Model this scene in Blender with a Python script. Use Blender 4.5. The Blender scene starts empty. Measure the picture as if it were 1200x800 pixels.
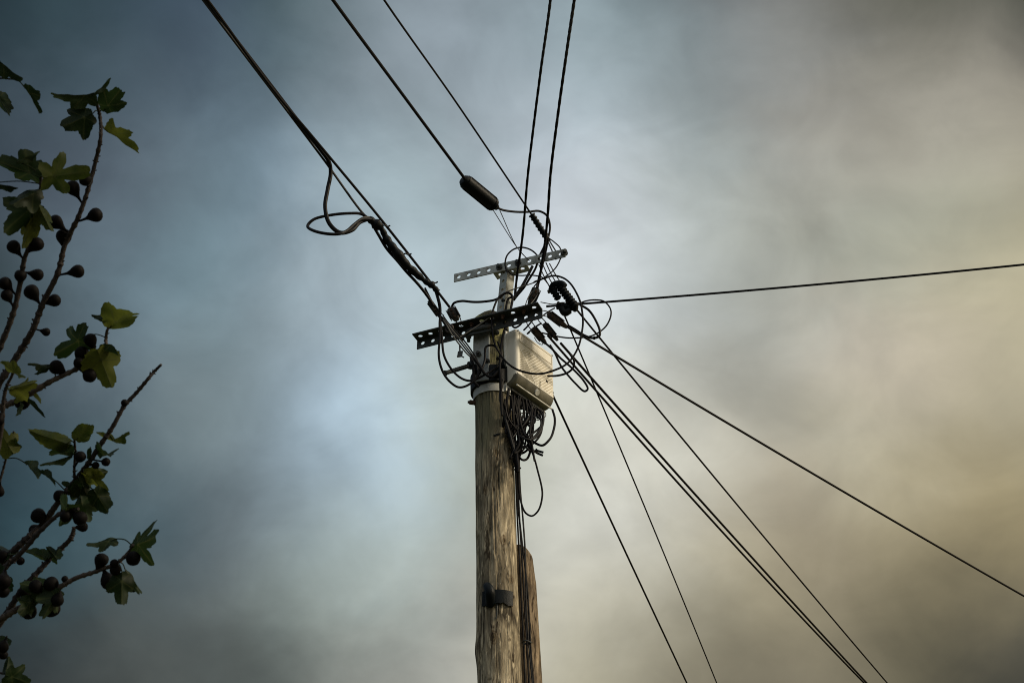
import bpy, bmesh, math, random
from mathutils import Vector, Matrix, noise
R = math.radians
random.seed(7)
S = bpy.context.scene
COL = S.collection

# ------------------------------------------------------------------ camera
CAM = Vector((0, 0, 1.6)); ELEV = R(35); FPX = 1200 * 50 / 36
FWD = Vector((0, math.cos(ELEV), math.sin(ELEV)))
UP = Vector((0, -math.sin(ELEV), math.cos(ELEV)))
RIGHT = Vector((1, 0, 0))
cd = bpy.data.cameras.new('camera'); cam = bpy.data.objects.new('camera', cd); COL.objects.link(cam)
cam.location = CAM; cam.rotation_euler = (R(90) + ELEV, 0, 0)
cd.lens = 50; cd.sensor_width = 36; cd.clip_start = .05; cd.clip_end = 2000
cd.dof.use_dof = True; cd.dof.focus_distance = 6.15; cd.dof.aperture_fstop = 6.5
S.camera = cam

def ray(px, py):
    return FWD + RIGHT * ((px - 600) / FPX) + UP * ((400 - py) / FPX)
def at(px, py, Y):                      # the point of a sight line at distance Y north of the viewer
    d = ray(px, py); return CAM + d * (Y / d.y)
def atd(px, py, depth):
    return CAM + ray(px, py) * depth

# ------------------------------------------------------------------ sky and sun
SUN_DIR = Vector((.80, -.22, .56)).normalized()
sun_el = math.asin(SUN_DIR.z); sun_rot = math.atan2(SUN_DIR.x, SUN_DIR.y)
w = bpy.data.worlds.new('World'); S.world = w; w.use_nodes = True
nt = w.node_tree; nt.nodes.clear()
def N(t, **k):
    n = nt.nodes.new(t)
    for a, b in k.items(): setattr(n, a, b)
    return n
def lin(c): return tuple(((v / 255) / 12.92 if v <= 10 else ((v / 255 + .055) / 1.055) ** 2.4) for v in c)
out = N('ShaderNodeOutputWorld'); bg = N('ShaderNodeBackground'); bg.inputs[1].default_value = .1
nt.links.new(bg.outputs[0], out.inputs[0])
sky = N('ShaderNodeTexSky', sky_type='NISHITA', sun_disc=False)
sky.sun_elevation = sun_el; sky.sun_rotation = sun_rot; sky.air_density = 1.5; sky.dust_density = 3
tc = N('ShaderNodeTexCoord')
def noise_node(scale, detail, rough=.55, vec=None, dist=0):
    n = N('ShaderNodeTexNoise'); n.inputs['Scale'].default_value = scale; n.inputs['Detail'].default_value = detail
    n.inputs['Roughness'].default_value = rough; n.inputs['Distortion'].default_value = dist
    nt.links.new(vec or tc.outputs['Generated'], n.inputs['Vector']); return n
def vmath(op, a=None, b=None, c=None):
    n = N('ShaderNodeVectorMath', operation=op)
    for i, x in enumerate((a, b, c)):
        if x is None: continue
        if isinstance(x, (tuple, Vector)): n.inputs[i].default_value = tuple(x)
        else: nt.links.new(x, n.inputs[i])
    return n
def fmath(op, a=None, b=None, c=None):
    n = N('ShaderNodeMath', operation=op)
    for i, x in enumerate((a, b, c)):
        if x is None: continue
        if isinstance(x, (int, float)): n.inputs[i].default_value = x
        else: nt.links.new(x, n.inputs[i])
    return n.outputs[0]
# broken, wind-blown edges: the look-up direction is disturbed by two octaves of noise
wob = noise_node(5.5, 5, .5); wv = vmath('SUBTRACT', wob.outputs['Color'], (.5, .5, .5))
wsc = vmath('MULTIPLY', wv.outputs[0], (.075, .075, .075))
wob2 = noise_node(13, 6, .55, None, .4); wv2 = vmath('SUBTRACT', wob2.outputs['Color'], (.5, .5, .5))
wsc2 = vmath('MULTIPLY_ADD', wv2.outputs[0], (.055, .055, .055), wsc.outputs[0])
wdir = vmath('NORMALIZE', vmath('ADD', tc.outputs['Generated'], wsc2.outputs[0]).outputs[0])
# sky colour by direction, corner vignette painted in: (image bearing, cloud colour there)
CLOUDS_VIGNETTE = [
 (30,23,(9,10,22)),(200,53,(56,61,85)),(360,53,(63,87,88)),(580,43,(118,130,136)),(780,43,(4,4,4)),
 (960,43,(89,75,50)),(1160,43,(23,27,5)),(200,193,(72,93,71)),(300,193,(117,138,159)),(480,203,(149,171,173)),
 (680,193,(221,226,236)),(820,183,(92,108,91)),(960,193,(167,149,132)),(1100,163,(238,227,213)),(1170,253,(127,122,92)),
 (160,413,(96,103,120)),(320,413,(4,9,10)),(460,413,(172,185,189)),(760,293,(223,231,233)),(900,393,(155,152,144)),
 (1060,433,(220,198,190)),(1170,413,(237,225,183)),(220,573,(68,41,60)),(330,573,(6,4,4)),(400,513,(258,295,326)),
 (490,633,(79,57,55)),(720,573,(223,223,213)),(820,573,(207,205,189)),(940,603,(140,120,109)),(1100,573,(106,73,48)),
 (1170,593,(219,195,128)),(80,773,(4,4,4)),(200,733,(110,115,109)),(350,753,(4,4,4)),(500,753,(201,199,189)),
 (700,753,(209,200,166)),(920,753,(95,90,82)),(1160,753,(4,4,4)),(200,313,(152,187,199)),(100,46,(70,98,102)),
 (700,86,(179,203,210)),(890,106,(199,209,215)),(1050,86,(44,67,51)),(900,296,(192,199,189)),(1050,266,(121,144,126)),
 (930,476,(128,133,123)),(1050,516,(253,253,214)),(1160,496,(75,94,103)),(1050,686,(112,107,77)),(870,686,(208,196,153)),
 (710,666,(193,197,196)),(410,646,(271,292,274)),(300,676,(4,4,4)),(510,536,(194,198,166)),(260,486,(174,193,187)),
 (410,316,(193,209,218)),(430,726,(8,4,4)),(140,206,(110,113,138)),(480,106,(165,175,187)),(160,576,(53,107,119)),
 (810,766,(36,25,19)),(1180,656,(41,62,79)),(60,310,(14,37,23)),(60,540,(4,4,4)),(352,500,(5,4,4)),
 (408,585,(106,133,173)),
]
REST = [  # the remaining vault, out of the picture: bright overcast overhead, a warm break low in the east
 ((0, -.25, 1), (196, 203, 208), 9), ((0, -1, .5), (205, 210, 212), 9), ((-1, 0, .35), (95, 112, 126), 9),
 ((.95, -.3, .3), (238, 212, 165), 9), ((1, .5, .1), (205, 185, 145), 9), ((0, 1, .05), (120, 116, 105), 9),
 ((-.7, .9, .05), (85, 95, 102), 9), ((0, 0, -1), (60, 58, 50), 9), ((0, -1, -.5), (70, 68, 60), 9),
]
acc = None; wsum = None
pts = [(ray(a, b).normalized(), c, 430.0, 1.0) for a, b, c in CLOUDS_VIGNETTE] + [(Vector(a).normalized(), c, k, .004) for a, c, k in REST]
for d, c, k, wt in pts:
    dt = vmath('DOT_PRODUCT', wdir.outputs[0], d).outputs['Value']
    e = fmath('EXPONENT', fmath('MULTIPLY_ADD', dt, k, -k + math.log(wt)))
    col = Vector(lin(c)) * 10
    if acc is None:
        acc = vmath('SCALE', tuple(col)); nt.links.new(e, acc.inputs['Scale']); acc = acc.outputs[0]; wsum = e
    else:
        m = vmath('MULTIPLY_ADD', tuple(col), None, acc); nt.links.new(e, m.inputs[1]); acc = m.outputs[0]
        wsum = fmath('ADD', wsum, e)
inv = fmath('DIVIDE', 1.0, wsum)
cl = vmath('SCALE', acc); nt.links.new(inv, cl.inputs['Scale'])
# billows: soft light and dark within the layer
st = vmath('MULTIPLY', tc.outputs['Generated'], (1.0, 1.0, 1.35))
bil = noise_node(7.5, 7, .5, st.outputs[0], .5)
gain = N('ShaderNodeMapRange'); nt.links.new(bil.outputs['Fac'], gain.inputs[0])
for i, v in ((1, .28), (2, .72), (3, .83), (4, 1.17)): gain.inputs[i].default_value = v
wis = noise_node(12, 7, .54, st.outputs[0], .8)
gain2 = N('ShaderNodeMapRange'); nt.links.new(wis.outputs['Fac'], gain2.inputs[0])
for i, v in ((1, .28), (2, .72), (3, .89), (4, 1.11)): gain2.inputs[i].default_value = v
clb = vmath('SCALE', cl.outputs[0]); nt.links.new(fmath('MULTIPLY', gain.outputs[0], gain2.outputs[0]), clb.inputs['Scale'])
mx = N('ShaderNodeMix', data_type='RGBA'); mx.inputs[0].default_value = .96
nt.links.new(sky.outputs[0], mx.inputs[6]); nt.links.new(clb.outputs[0], mx.inputs[7])
nt.links.new(mx.outputs[2], bg.inputs[0])

sl = bpy.data.lights.new('sun', 'SUN'); sun = bpy.data.objects.new('sun', sl); COL.objects.link(sun)
sl.energy = 2.7; sl.angle = R(10); sl.color = (1, .86, .64)
sun.rotation_euler = SUN_DIR.to_track_quat('Z', 'Y').to_euler(); sun.location = (6, -4, 9)
S.view_settings.view_transform = 'Standard'; S.view_settings.look = 'None'
S.view_settings.exposure = 0; S.view_settings.gamma = 1
S.cycles.use_denoising = True; S.cycles.filter_width = 1.0
S.cycles.max_bounces = 6

# ------------------------------------------------------------------ materials
def mat(name, base, rough=.6, metal=0, var=.25, scale=20, stretch=(1, 1, 1), bump=.15, tint=None, spec=.4, rust=0):
    m = bpy.data.materials.new(name); m.use_nodes = True; t = m.node_tree; b = t.nodes['Principled BSDF']
    b.inputs['Roughness'].default_value = rough; b.inputs['Metallic'].default_value = metal
    b.inputs['Specular IOR Level'].default_value = spec
    co = t.nodes.new('ShaderNodeTexCoord'); mp = t.nodes.new('ShaderNodeMapping'); mp.inputs['Scale'].default_value = stretch
    t.links.new(co.outputs['Object'], mp.inputs[0])
    n = t.nodes.new('ShaderNodeTexNoise'); n.inputs['Scale'].default_value = scale; n.inputs['Detail'].default_value = 6
    t.links.new(mp.outputs[0], n.inputs[0])
    r = t.nodes.new('ShaderNodeValToRGB'); r.color_ramp.elements[0].position = .3; r.color_ramp.elements[1].position = .72
    a = Vector(base); c2 = Vector(tint) if tint else a * (1 + var)
    r.color_ramp.elements[0].color = (*(a * (1 - var)), 1); r.color_ramp.elements[1].color = (*c2, 1)
    t.links.new(n.outputs['Fac'], r.inputs[0]); t.links.new(r.outputs[0], b.inputs['Base Color'])
    if rust:
        n3 = t.nodes.new('ShaderNodeTexNoise'); n3.inputs['Scale'].default_value = 32; n3.inputs['Detail'].default_value = 7
        t.links.new(mp.outputs[0], n3.inputs[0])
        r3 = t.nodes.new('ShaderNodeValToRGB'); r3.color_ramp.elements[0].position = .56; r3.color_ramp.elements[1].position = .70
        r3.color_ramp.elements[0].color = (0, 0, 0, 1); r3.color_ramp.elements[1].color = (rust, rust, rust, 1); t.links.new(n3.outputs['Fac'], r3.inputs[0])
        m3 = t.nodes.new('ShaderNodeMix'); m3.data_type = 'RGBA'; t.links.new(r3.outputs[0], m3.inputs[0]); t.links.new(r.outputs[0], m3.inputs[6])
        m3.inputs[7].default_value = (.11, .062, .035, 1); t.links.new(m3.outputs[2], b.inputs['Base Color'])
    n2 = t.nodes.new('ShaderNodeTexNoise'); n2.inputs['Scale'].default_value = scale * 5; n2.inputs['Detail'].default_value = 4
    t.links.new(mp.outputs[0], n2.inputs[0])
    bp = t.nodes.new('ShaderNodeBump'); bp.inputs['Strength'].default_value = bump; bp.inputs['Distance'].default_value = .004
    t.links.new(n2.outputs['Fac'], bp.inputs['Height']); t.links.new(bp.outputs[0], b.inputs['Normal'])
    return m

# where branches once left the pole: (offset from its axis, height, radius)
KNOTS = [((-.02, -.088), 3.80, .034), ((.03, -.082), 4.22, .028), ((-.045, -.075), 4.45, .026), ((.012, -.086), 4.62, .030), ((.055, -.062), 4.05, .026), ((-.052, -.07), 4.88, .028), ((.02, -.08), 4.93, .024)]
_a, _b = at(578, 480, 5.2), at(585.5, 800, 5.2); LEAN = (_a.x - _b.x) / (_a.z - _b.z)      # the pole stands a little out of plumb
def wood_material(name, dark, mid, light, moss=True, top=5.3):
    m = bpy.data.materials.new(name); m.use_nodes = True; t = m.node_tree; b = t.nodes['Principled BSDF']
    L = t.links.new
    b.inputs['Roughness'].default_value = .9; b.inputs['Specular IOR Level'].default_value = .2
    co = t.nodes.new('ShaderNodeTexCoord')
    def nz(scale, st, det=5, dist=0, rough=.55):
        mp = t.nodes.new('ShaderNodeMapping'); mp.inputs['Scale'].default_value = st; L(co.outputs['Object'], mp.inputs[0])
        n = t.nodes.new('ShaderNodeTexNoise'); n.inputs['Scale'].default_value = scale; n.inputs['Detail'].default_value = det
        n.inputs['Distortion'].default_value = dist; n.inputs['Roughness'].default_value = rough
        L(mp.outputs[0], n.inputs[0]); return n.outputs['Fac']
    def ramp(f, stops):
        r = t.nodes.new('ShaderNodeValToRGB'); e = r.color_ramp.elements
        e[0].position, e[0].color = stops[0][0], (*stops[0][1], 1); e[1].position, e[1].color = stops[-1][0], (*stops[-1][1], 1)
        for p, c in stops[1:-1]:
            x = e.new(p); x.color = (*c, 1)
        L(f, r.inputs[0]); return r.outputs[0]
    def mix(f, a, c, mode='MIX', fac=None):
        n = t.nodes.new('ShaderNodeMix'); n.data_type = 'RGBA'; n.blend_type = mode
        if fac is None: L(f, n.inputs[0])
        else: n.inputs[0].default_value = fac
        for s, v in ((6, a), (7, c)):
            if isinstance(v, tuple): n.inputs[s].default_value = (*v, 1)
            else: L(v, n.inputs[s])
        return n.outputs[2]
    g1 = nz(19, (1, 1, .2), 8, .9, .62)
    base = ramp(g1, [(.30, dark), (.48, mid), (.66, light)])
    fine = nz(125, (1, 1, .10), 5, 0, .65)
    base = mix(None, base, ramp(fine, [(.33, (.3, .3, .3)), (.62, (1, 1, 1))]), 'MULTIPLY', .8)
    # long drying cracks
    cr = nz(34, (1, 1, .06), 3, .6)
    crk = ramp(cr, [(.475, (1, 1, 1)), (.497, (.1, .08, .06)), (.503, (.1, .08, .06)), (.525, (1, 1, 1))])
    pat = ramp(nz(10, (1, 1, .3), 2), [(.45, (0, 0, 0)), (.6, (1, 1, 1))])
    base = mix(pat, base, mix(None, base, crk, 'MULTIPLY', 1.0))
    # knots
    mp = t.nodes.new('ShaderNodeMapping'); mp.inputs['Scale'].default_value = (1, 1, .45); L(co.outputs['Object'], mp.inputs[0])
    vo = t.nodes.new('ShaderNodeTexVoronoi'); vo.inputs['Scale'].default_value = 17; L(mp.outputs[0], vo.inputs['Vector'])
    kn = ramp(vo.outputs['Distance'], [(.10, (.22, .17, .12)), (.17, (.75, .7, .62)), (.21, (.5, .45, .4)), (.28, (1, 1, 1))])
    kmask = ramp(nz(5, (1, 1, .6), 2), [(.5, (0, 0, 0)), (.58, (1, 1, 1))])
    base = mix(kmask, base, mix(None, base, kn, 'MULTIPLY', .85))
    # dark pits and torn patches
    pit = ramp(nz(24, (1, 1, .34), 3, .4), [(.60, (1, 1, 1)), (.66, (.12, .09, .065))])
    base = mix(None, base, pit, 'MULTIPLY', .9)
    for kx, kz, kr in KNOTS:
        vs = t.nodes.new('ShaderNodeVectorMath'); vs.operation = 'SUBTRACT'; L(co.outputs['Object'], vs.inputs[0]); vs.inputs[1].default_value = (kx[0] + LEAN * kz, kx[1], kz)
        vm = t.nodes.new('ShaderNodeVectorMath'); vm.operation = 'MULTIPLY'; L(vs.outputs[0], vm.inputs[0]); vm.inputs[1].default_value = (1, 1, .62)
        ln = t.nodes.new('ShaderNodeVectorMath'); ln.operation = 'LENGTH'; L(vm.outputs[0], ln.inputs[0])
        ds = t.nodes.new('ShaderNodeMath'); ds.operation = 'MULTIPLY_ADD'; L(nz(40, (1, 1, .5), 4), ds.inputs[0]); ds.inputs[1].default_value = .022; L(ln.outputs['Value'], ds.inputs[2])
        dv_ = t.nodes.new('ShaderNodeMath'); dv_.operation = 'DIVIDE'; L(ds.outputs[0], dv_.inputs[0]); dv_.inputs[1].default_value = kr
        base = mix(None, base, ramp(dv_.outputs[0], [(.42, (.14, .10, .07)), (.56, (.7, .62, .5)), (.66, (.4, .33, .25)), (.78, (.95, .9, .85)), (.88, (.6, .52, .44)), (1.0, (1, 1, 1))]), 'MULTIPLY', .95)
    # pale worn flecks
    fl = ramp(nz(85, (1, 1, .2), 4), [(.60, (0, 0, 0)), (.70, (.7, .7, .7))])
    base = mix(fl, base, tuple(Vector(light) * 1.35))
    if moss:
        sp = t.nodes.new('ShaderNodeSeparateXYZ'); L(co.outputs['Object'], sp.inputs[0])
        mr = t.nodes.new('ShaderNodeMapRange'); L(sp.outputs['Z'], mr.inputs[0])
        for i, v in ((1, top - 1.2), (2, top), (3, 0), (4, 1)): mr.inputs[i].default_value = v
        ad = t.nodes.new('ShaderNodeMath'); ad.operation = 'MULTIPLY_ADD'
        L(nz(7, (1, 1, .35), 6), ad.inputs[0]); ad.inputs[1].default_value = 1.0; 
        sc = t.nodes.new('ShaderNodeMath'); sc.operation = 'MULTIPLY'; sc.inputs[1].default_value = .42; L(mr.outputs[0], sc.inputs[0])
        L(sc.outputs[0], ad.inputs[2])
        gm = ramp(ad.outputs[0], [(.58, (0, 0, 0)), (.82, (.85, .85, .85))])
        base = mix(gm, base, mix(nz(40, (1, 1, .3), 5), (.075, .07, .05), (.17, .165, .10)))
        mr2 = t.nodes.new('ShaderNodeMapRange'); L(sp.outputs['Z'], mr2.inputs[0])
        for i, v in ((1, top - .27), (2, top - .12), (3, 0), (4, 1)): mr2.inputs[i].default_value = v
        ym = t.nodes.new('ShaderNodeMath'); ym.operation = 'MULTIPLY'; L(mr2.outputs[0], ym.inputs[0])
        L(ramp(nz(22, (1, 1, 1), 5), [(.46, (0, 0, 0)), (.56, (.9, .9, .9))]), ym.inputs[1])
        base = mix(ym.outputs[0], base, (.40, .385, .17))
    L(base, b.inputs['Base Color'])
    h1 = t.nodes.new('ShaderNodeMath'); h1.operation = 'ADD'; L(g1, h1.inputs[0]); L(fine, h1.inputs[1])
    h2 = t.nodes.new('ShaderNodeMix'); h2.data_type = 'RGBA'; h2.blend_type = 'MULTIPLY'; h2.inputs[0].default_value = 1
    L(h1.outputs[0], h2.inputs[6]); L(crk, h2.inputs[7])
    bp = t.nodes.new('ShaderNodeBump'); bp.inputs['Strength'].default_value = .8; bp.inputs['Distance'].default_value = .007
    L(h2.outputs[2], bp.inputs['Height']); L(bp.outputs[0], b.inputs['Normal'])
    return m

def leaf_material(name, base, tint, trans):
    m = bpy.data.materials.new(name); m.use_nodes = True; t = m.node_tree; L = t.links.new
    b = t.nodes['Principled BSDF']; b.inputs['Roughness'].default_value = .55; b.inputs['Specular IOR Level'].default_value = .2
    co = t.nodes.new('ShaderNodeTexCoord'); n = t.nodes.new('ShaderNodeTexNoise'); n.inputs['Scale'].default_value = 28; n.inputs['Detail'].default_value = 5
    L(co.outputs['Object'], n.inputs[0])
    oi = t.nodes.new('ShaderNodeObjectInfo')
    ad = t.nodes.new('ShaderNodeMath'); ad.operation = 'MULTIPLY_ADD'; ad.inputs[1].default_value = .5
    L(oi.outputs['Random'], ad.inputs[0]); L(n.outputs['Fac'], ad.inputs[2])
    r = t.nodes.new('ShaderNodeValToRGB'); r.color_ramp.elements[0].position = .4; r.color_ramp.elements[1].position = 1.0
    r.color_ramp.elements[0].color = (*base, 1); r.color_ramp.elements[1].color = (*tint, 1)
    L(ad.outputs[0], r.inputs[0]); L(r.outputs[0], b.inputs['Base Color'])
    at_ = t.nodes.new('ShaderNodeAttribute'); at_.attribute_name = 'vein'
    mv = t.nodes.new('ShaderNodeMix'); mv.data_type = 'RGBA'; L(at_.outputs['Fac'], mv.inputs[0]); L(r.outputs[0], mv.inputs[6])
    mv.inputs[7].default_value = (.05, .06, .02, 1); L(mv.outputs[2], b.inputs['Base Color'])
    tr = t.nodes.new('ShaderNodeBsdfTranslucent'); L(mv.outputs[2], tr.inputs[0])
    ms = t.nodes.new('ShaderNodeMixShader'); ms.inputs[0].default_value = trans
    L(b.outputs[0], ms.inputs[1]); L(tr.outputs[0], ms.inputs[2]); L(ms.outputs[0], t.nodes['Material Output'].inputs[0])
    return m

M = dict(
 wood=wood_material('weathered_pole_wood', (.055, .045, .031), (.27, .225, .155), (.58, .495, .35), True, 5.30),
 post=wood_material('brown_post_wood', (.06, .045, .03), (.20, .15, .10), (.36, .28, .185), False),
 galv=mat('galvanised_steel', (.27, .295, .28), .55, .2, .3, 14, tint=(.40, .42, .40), rust=.7),
 dark=mat('dark_painted_steel', (.022, .028, .029), .6, .0, .4, 18, rust=.35),
 grey=mat('grey_bracket_steel', (.24, .265, .27), .6, .1, .4, 16, rust=.6),
 band=mat('bright_strap_steel', (.42, .43, .42), .5, .1, .2, 22),
 rust=mat('rusty_bolt_steel', (.055, .04, .034), .75, .3, .5, 60, tint=(.11, .06, .04)),
 cable=mat('black_cable_sheath', (.0035, .003, .004), .5, 0, .4, 40, bump=.1, spec=.12),
 cableg=mat('weathered_grey_sheath', (.012, .012, .013), .5, 0, .4, 40, bump=.1, spec=.2),
 pale=mat('sun_bleached_sheath', (.10, .095, .085), .6, 0, .4, 40, bump=.1),
 wire=mat('bare_strand_wire', (.012, .013, .014), .5, .1, .3, 60),
 rubber=mat('black_moulded_rubber', (.002, .0042, .006), .5, 0, .4, 35, bump=.3, spec=.14),
 clamp=mat('dull_clamp_metal', (.03, .028, .029), .6, .2, .45, 45, tint=(.06, .056, .055)),
 clampr=mat('brown_tinged_clamp', (.035, .027, .025), .65, .2, .4, 45, tint=(.09, .068, .06)),
 shell=mat('weathered_white_plastic', (.70, .69, .64), .5, 0, .08, 5, (5, 5, .6), .08, tint=(.82, .81, .77)),
 cover=mat('cream_cover_plastic', (.76, .72, .62), .5, 0, .08, 5, (5, 5, .7), .08, tint=(.86, .83, .75)),
 under=mat('mould_and_shade_plastic', (.10, .095, .07), .6, 0, .5, 14, tint=(.22, .205, .15)),
 groove=mat('grimy_groove_plastic', (.56, .50, .38), .7, 0, .2, 20),
 bark=mat('fig_bark', (.018, .015, .016), .8, 0, .4, 60, bump=.5, tint=(.045, .037, .036), spec=.2),
 barkl=mat('pale_fig_bark', (.04, .032, .028), .8, 0, .35, 60, bump=.5, tint=(.09, .072, .062), spec=.2),
 fig=mat('dark_fig_skin', (.004, .0032, .004), .6, 0, .3, 30, tint=(.0045, .004, .004), spec=.05),
 leaf=leaf_material('dark_fig_leaf', (.006, .015, .005), (.016, .032, .008), .42),
 leafl=leaf_material('yellowing_fig_leaf', (.024, .042, .007), (.085, .098, .016), .58),
 grass=mat('rough_grass', (.05, .07, .025), .9, 0, .4, .8, bump=.4, tint=(.1, .095, .05)),
)

# ------------------------------------------------------------------ helpers
WORLD = {}
def put(name, bm_or_me, m, parent=None, origin=None, smooth=True):
    """Links a mesh built in world coordinates as one object whose origin is moved to the piece itself."""
    if isinstance(bm_or_me, bmesh.types.BMesh):
        me = bpy.data.meshes.new(name); bm_or_me.to_mesh(me); bm_or_me.free()
    else: me = bm_or_me
    if origin is None:
        c = Vector((0, 0, 0))
        for v in me.vertices: c += v.co
        origin = c / max(1, len(me.vertices))
    origin = Vector(origin)
    me.transform(Matrix.Translation(-origin))
    me.materials.append(m)
    if smooth:
        for p in me.polygons: p.use_smooth = True
        try: me.set_sharp_from_angle(angle=R(38))
        except Exception: pass
    o = bpy.data.objects.new(name, me); COL.objects.link(o)
    WORLD[o] = origin
    if parent: o.parent = parent; o.location = origin - WORLD[parent]
    else: o.location = origin
    return o
def tag(o, label, cat=None, group=None, kind=None):
    if label: o['label'] = label
    if cat: o['category'] = cat
    if group: o['group'] = group
    if kind: o['kind'] = kind
    return o
def thing(name, loc, label, cat, group=None):
    o = bpy.data.objects.new(name, None); COL.objects.link(o); o.location = loc; WORLD[o] = Vector(loc)
    o.empty_display_size = .1
    return tag(o, label, cat, group)

def spline(P, sub=8):
    P = [Vector(p) for p in P]
    if len(P) < 3: 
        return [P[0].lerp(P[1], i / 12) for i in range(13)]
    Q = [P[0] * 2 - P[1]] + P + [P[-1] * 2 - P[-2]]; r = []
    for i in range(1, len(Q) - 2):
        a, b, c, d = Q[i - 1:i + 3]
        ta, tb, tc_ = (max(1e-6, (b - a).length) ** .5, max(1e-6, (c - b).length) ** .5, max(1e-6, (d - c).length) ** .5)
        t0, t1 = 0, ta; t2 = t1 + tb; t3 = t2 + tc_
        for j in range(sub):
            t = t1 + (t2 - t1) * j / sub
            A1 = a * ((t1 - t) / (t1 - t0)) + b * ((t - t0) / (t1 - t0))
            A2 = b * ((t2 - t) / (t2 - t1)) + c * ((t - t1) / (t2 - t1))
            A3 = c * ((t3 - t) / (t3 - t2)) + d * ((t - t2) / (t3 - t2))
            B1 = A1 * ((t2 - t) / (t2 - t0)) + A2 * ((t - t0) / (t2 - t0))
            B2 = A2 * ((t3 - t) / (t3 - t1)) + A3 * ((t - t1) / (t3 - t1))
            r.append(B1 * ((t2 - t) / (t2 - t1)) + B2 * ((t - t1) / (t2 - t1)))
    r.append(P[-1]); return r
def frames(P):
    T = []
    for i in range(len(P)):
        a = P[max(0, i - 1)]; b = P[min(len(P) - 1, i + 1)]; d = b - a
        T.append(d.normalized() if d.length > 1e-9 else Vector((0, 0, 1)))
    n = T[0].orthogonal().normalized(); F = []
    for t in T:
        n = (n - t * n.dot(t)); n = n.normalized() if n.length > 1e-6 else t.orthogonal().normalized()
        F.append((t, n, t.cross(n)))
    return F
def tube(bm, P, r, seg=8, cap=True):
    """r: a number, or a function of (fraction along, index)."""
    F = frames(P); rings = []; n = len(P)
    for i, (p, (t, a, b)) in enumerate(zip(P, F)):
        rr = r(i / (n - 1)) if callable(r) else r
        rings.append([bm.verts.new(p + (a * math.cos(k * 2 * math.pi / seg) + b * math.sin(k * 2 * math.pi / seg)) * rr) for k in range(seg)])
    for A, B in zip(rings, rings[1:]):
        for k in range(seg):
            bm.faces.new((A[k], A[(k + 1) % seg], B[(k + 1) % seg], B[k]))
    if cap:
        bm.faces.new(rings[0][::-1]); bm.faces.new(rings[-1])
def resample(P, step):
    L = [0]
    for a, b in zip(P, P[1:]): L.append(L[-1] + (b - a).length)
    n = max(2, int(L[-1] / step)); r = []; j = 0
    for i in range(n + 1):
        s = L[-1] * i / n
        while j < len(P) - 2 and L[j + 1] < s: j += 1
        u = (s - L[j]) / max(1e-9, L[j + 1] - L[j]); r.append(P[j].lerp(P[j + 1], min(1, u)))
    return r
def twist(bm, P, r, pitch=.13):
    """Two conductors laid round each other, as drop wire is."""
    Q = resample(P, pitch / 8); F = frames(Q)
    for s in (0, math.pi):
        W = [q + (a * math.cos(s + i * math.pi / 4) + b * math.sin(s + i * math.pi / 4)) * r * .18 for i, (q, (t, a, b)) in enumerate(zip(Q, F))]
        tube(bm, W, r * .84, 7)
def zp(ox, oy, s, L, Y):
    """Points read off an enlargement of the photograph, set at distance Y (a number, or (from, to))."""
    n = len(L); r = []
    for i, q in enumerate(L):
        y = Y if not isinstance(Y, tuple) else Y[0] + (Y[1] - Y[0]) * i / max(1, n - 1)
        if len(q) > 2: y += q[2]
        r.append(at(ox + q[0] / s, oy + q[1] / s, y))
    return r
Z1 = (480, 270, 4.79); Z2 = (480, 400, 4.79); Z3 = (570, 330, 5.333); Z4 = (480, 330, 6.667); Z5 = (580, 440, 8); Z0 = (0, 0, 1)
PX = 6.35 / FPX                                        # metres per pixel at the pole head
def rod(bm, a, b, r, seg=12, r2=None):
    a, b = Vector(a), Vector(b); r2 = r if r2 is None else r2
    tube(bm, [a, b], lambda u: r + (r2 - r) * u, seg)
def hexbolt(bm, p, n, r, h, shank=.0):
    n = n.normalized(); rod(bm, p, p + n * h, r, 6)
    rod(bm, p + n * h, p + n * (h + r * .9), r * .5, 10)
    if shank: rod(bm, p, p - n * shank, r * .5, 10)
def boxm(bm, mtx, sx, sy, sz, bev=.0):
    g = bmesh.ops.create_cube(bm, size=1, matrix=mtx @ Matrix.Diagonal((sx, sy, sz, 1)))
    if bev:
        es = list({e for v in g['verts'] for e in v.link_edges})
        bmesh.ops.bevel(bm, geom=es, offset=bev, segments=2, affect='EDGES', profile=.6)
def basis(o, x, y, z):
    m = Matrix((x, y, z)).transposed().to_4x4(); m.translation = o; return m
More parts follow.
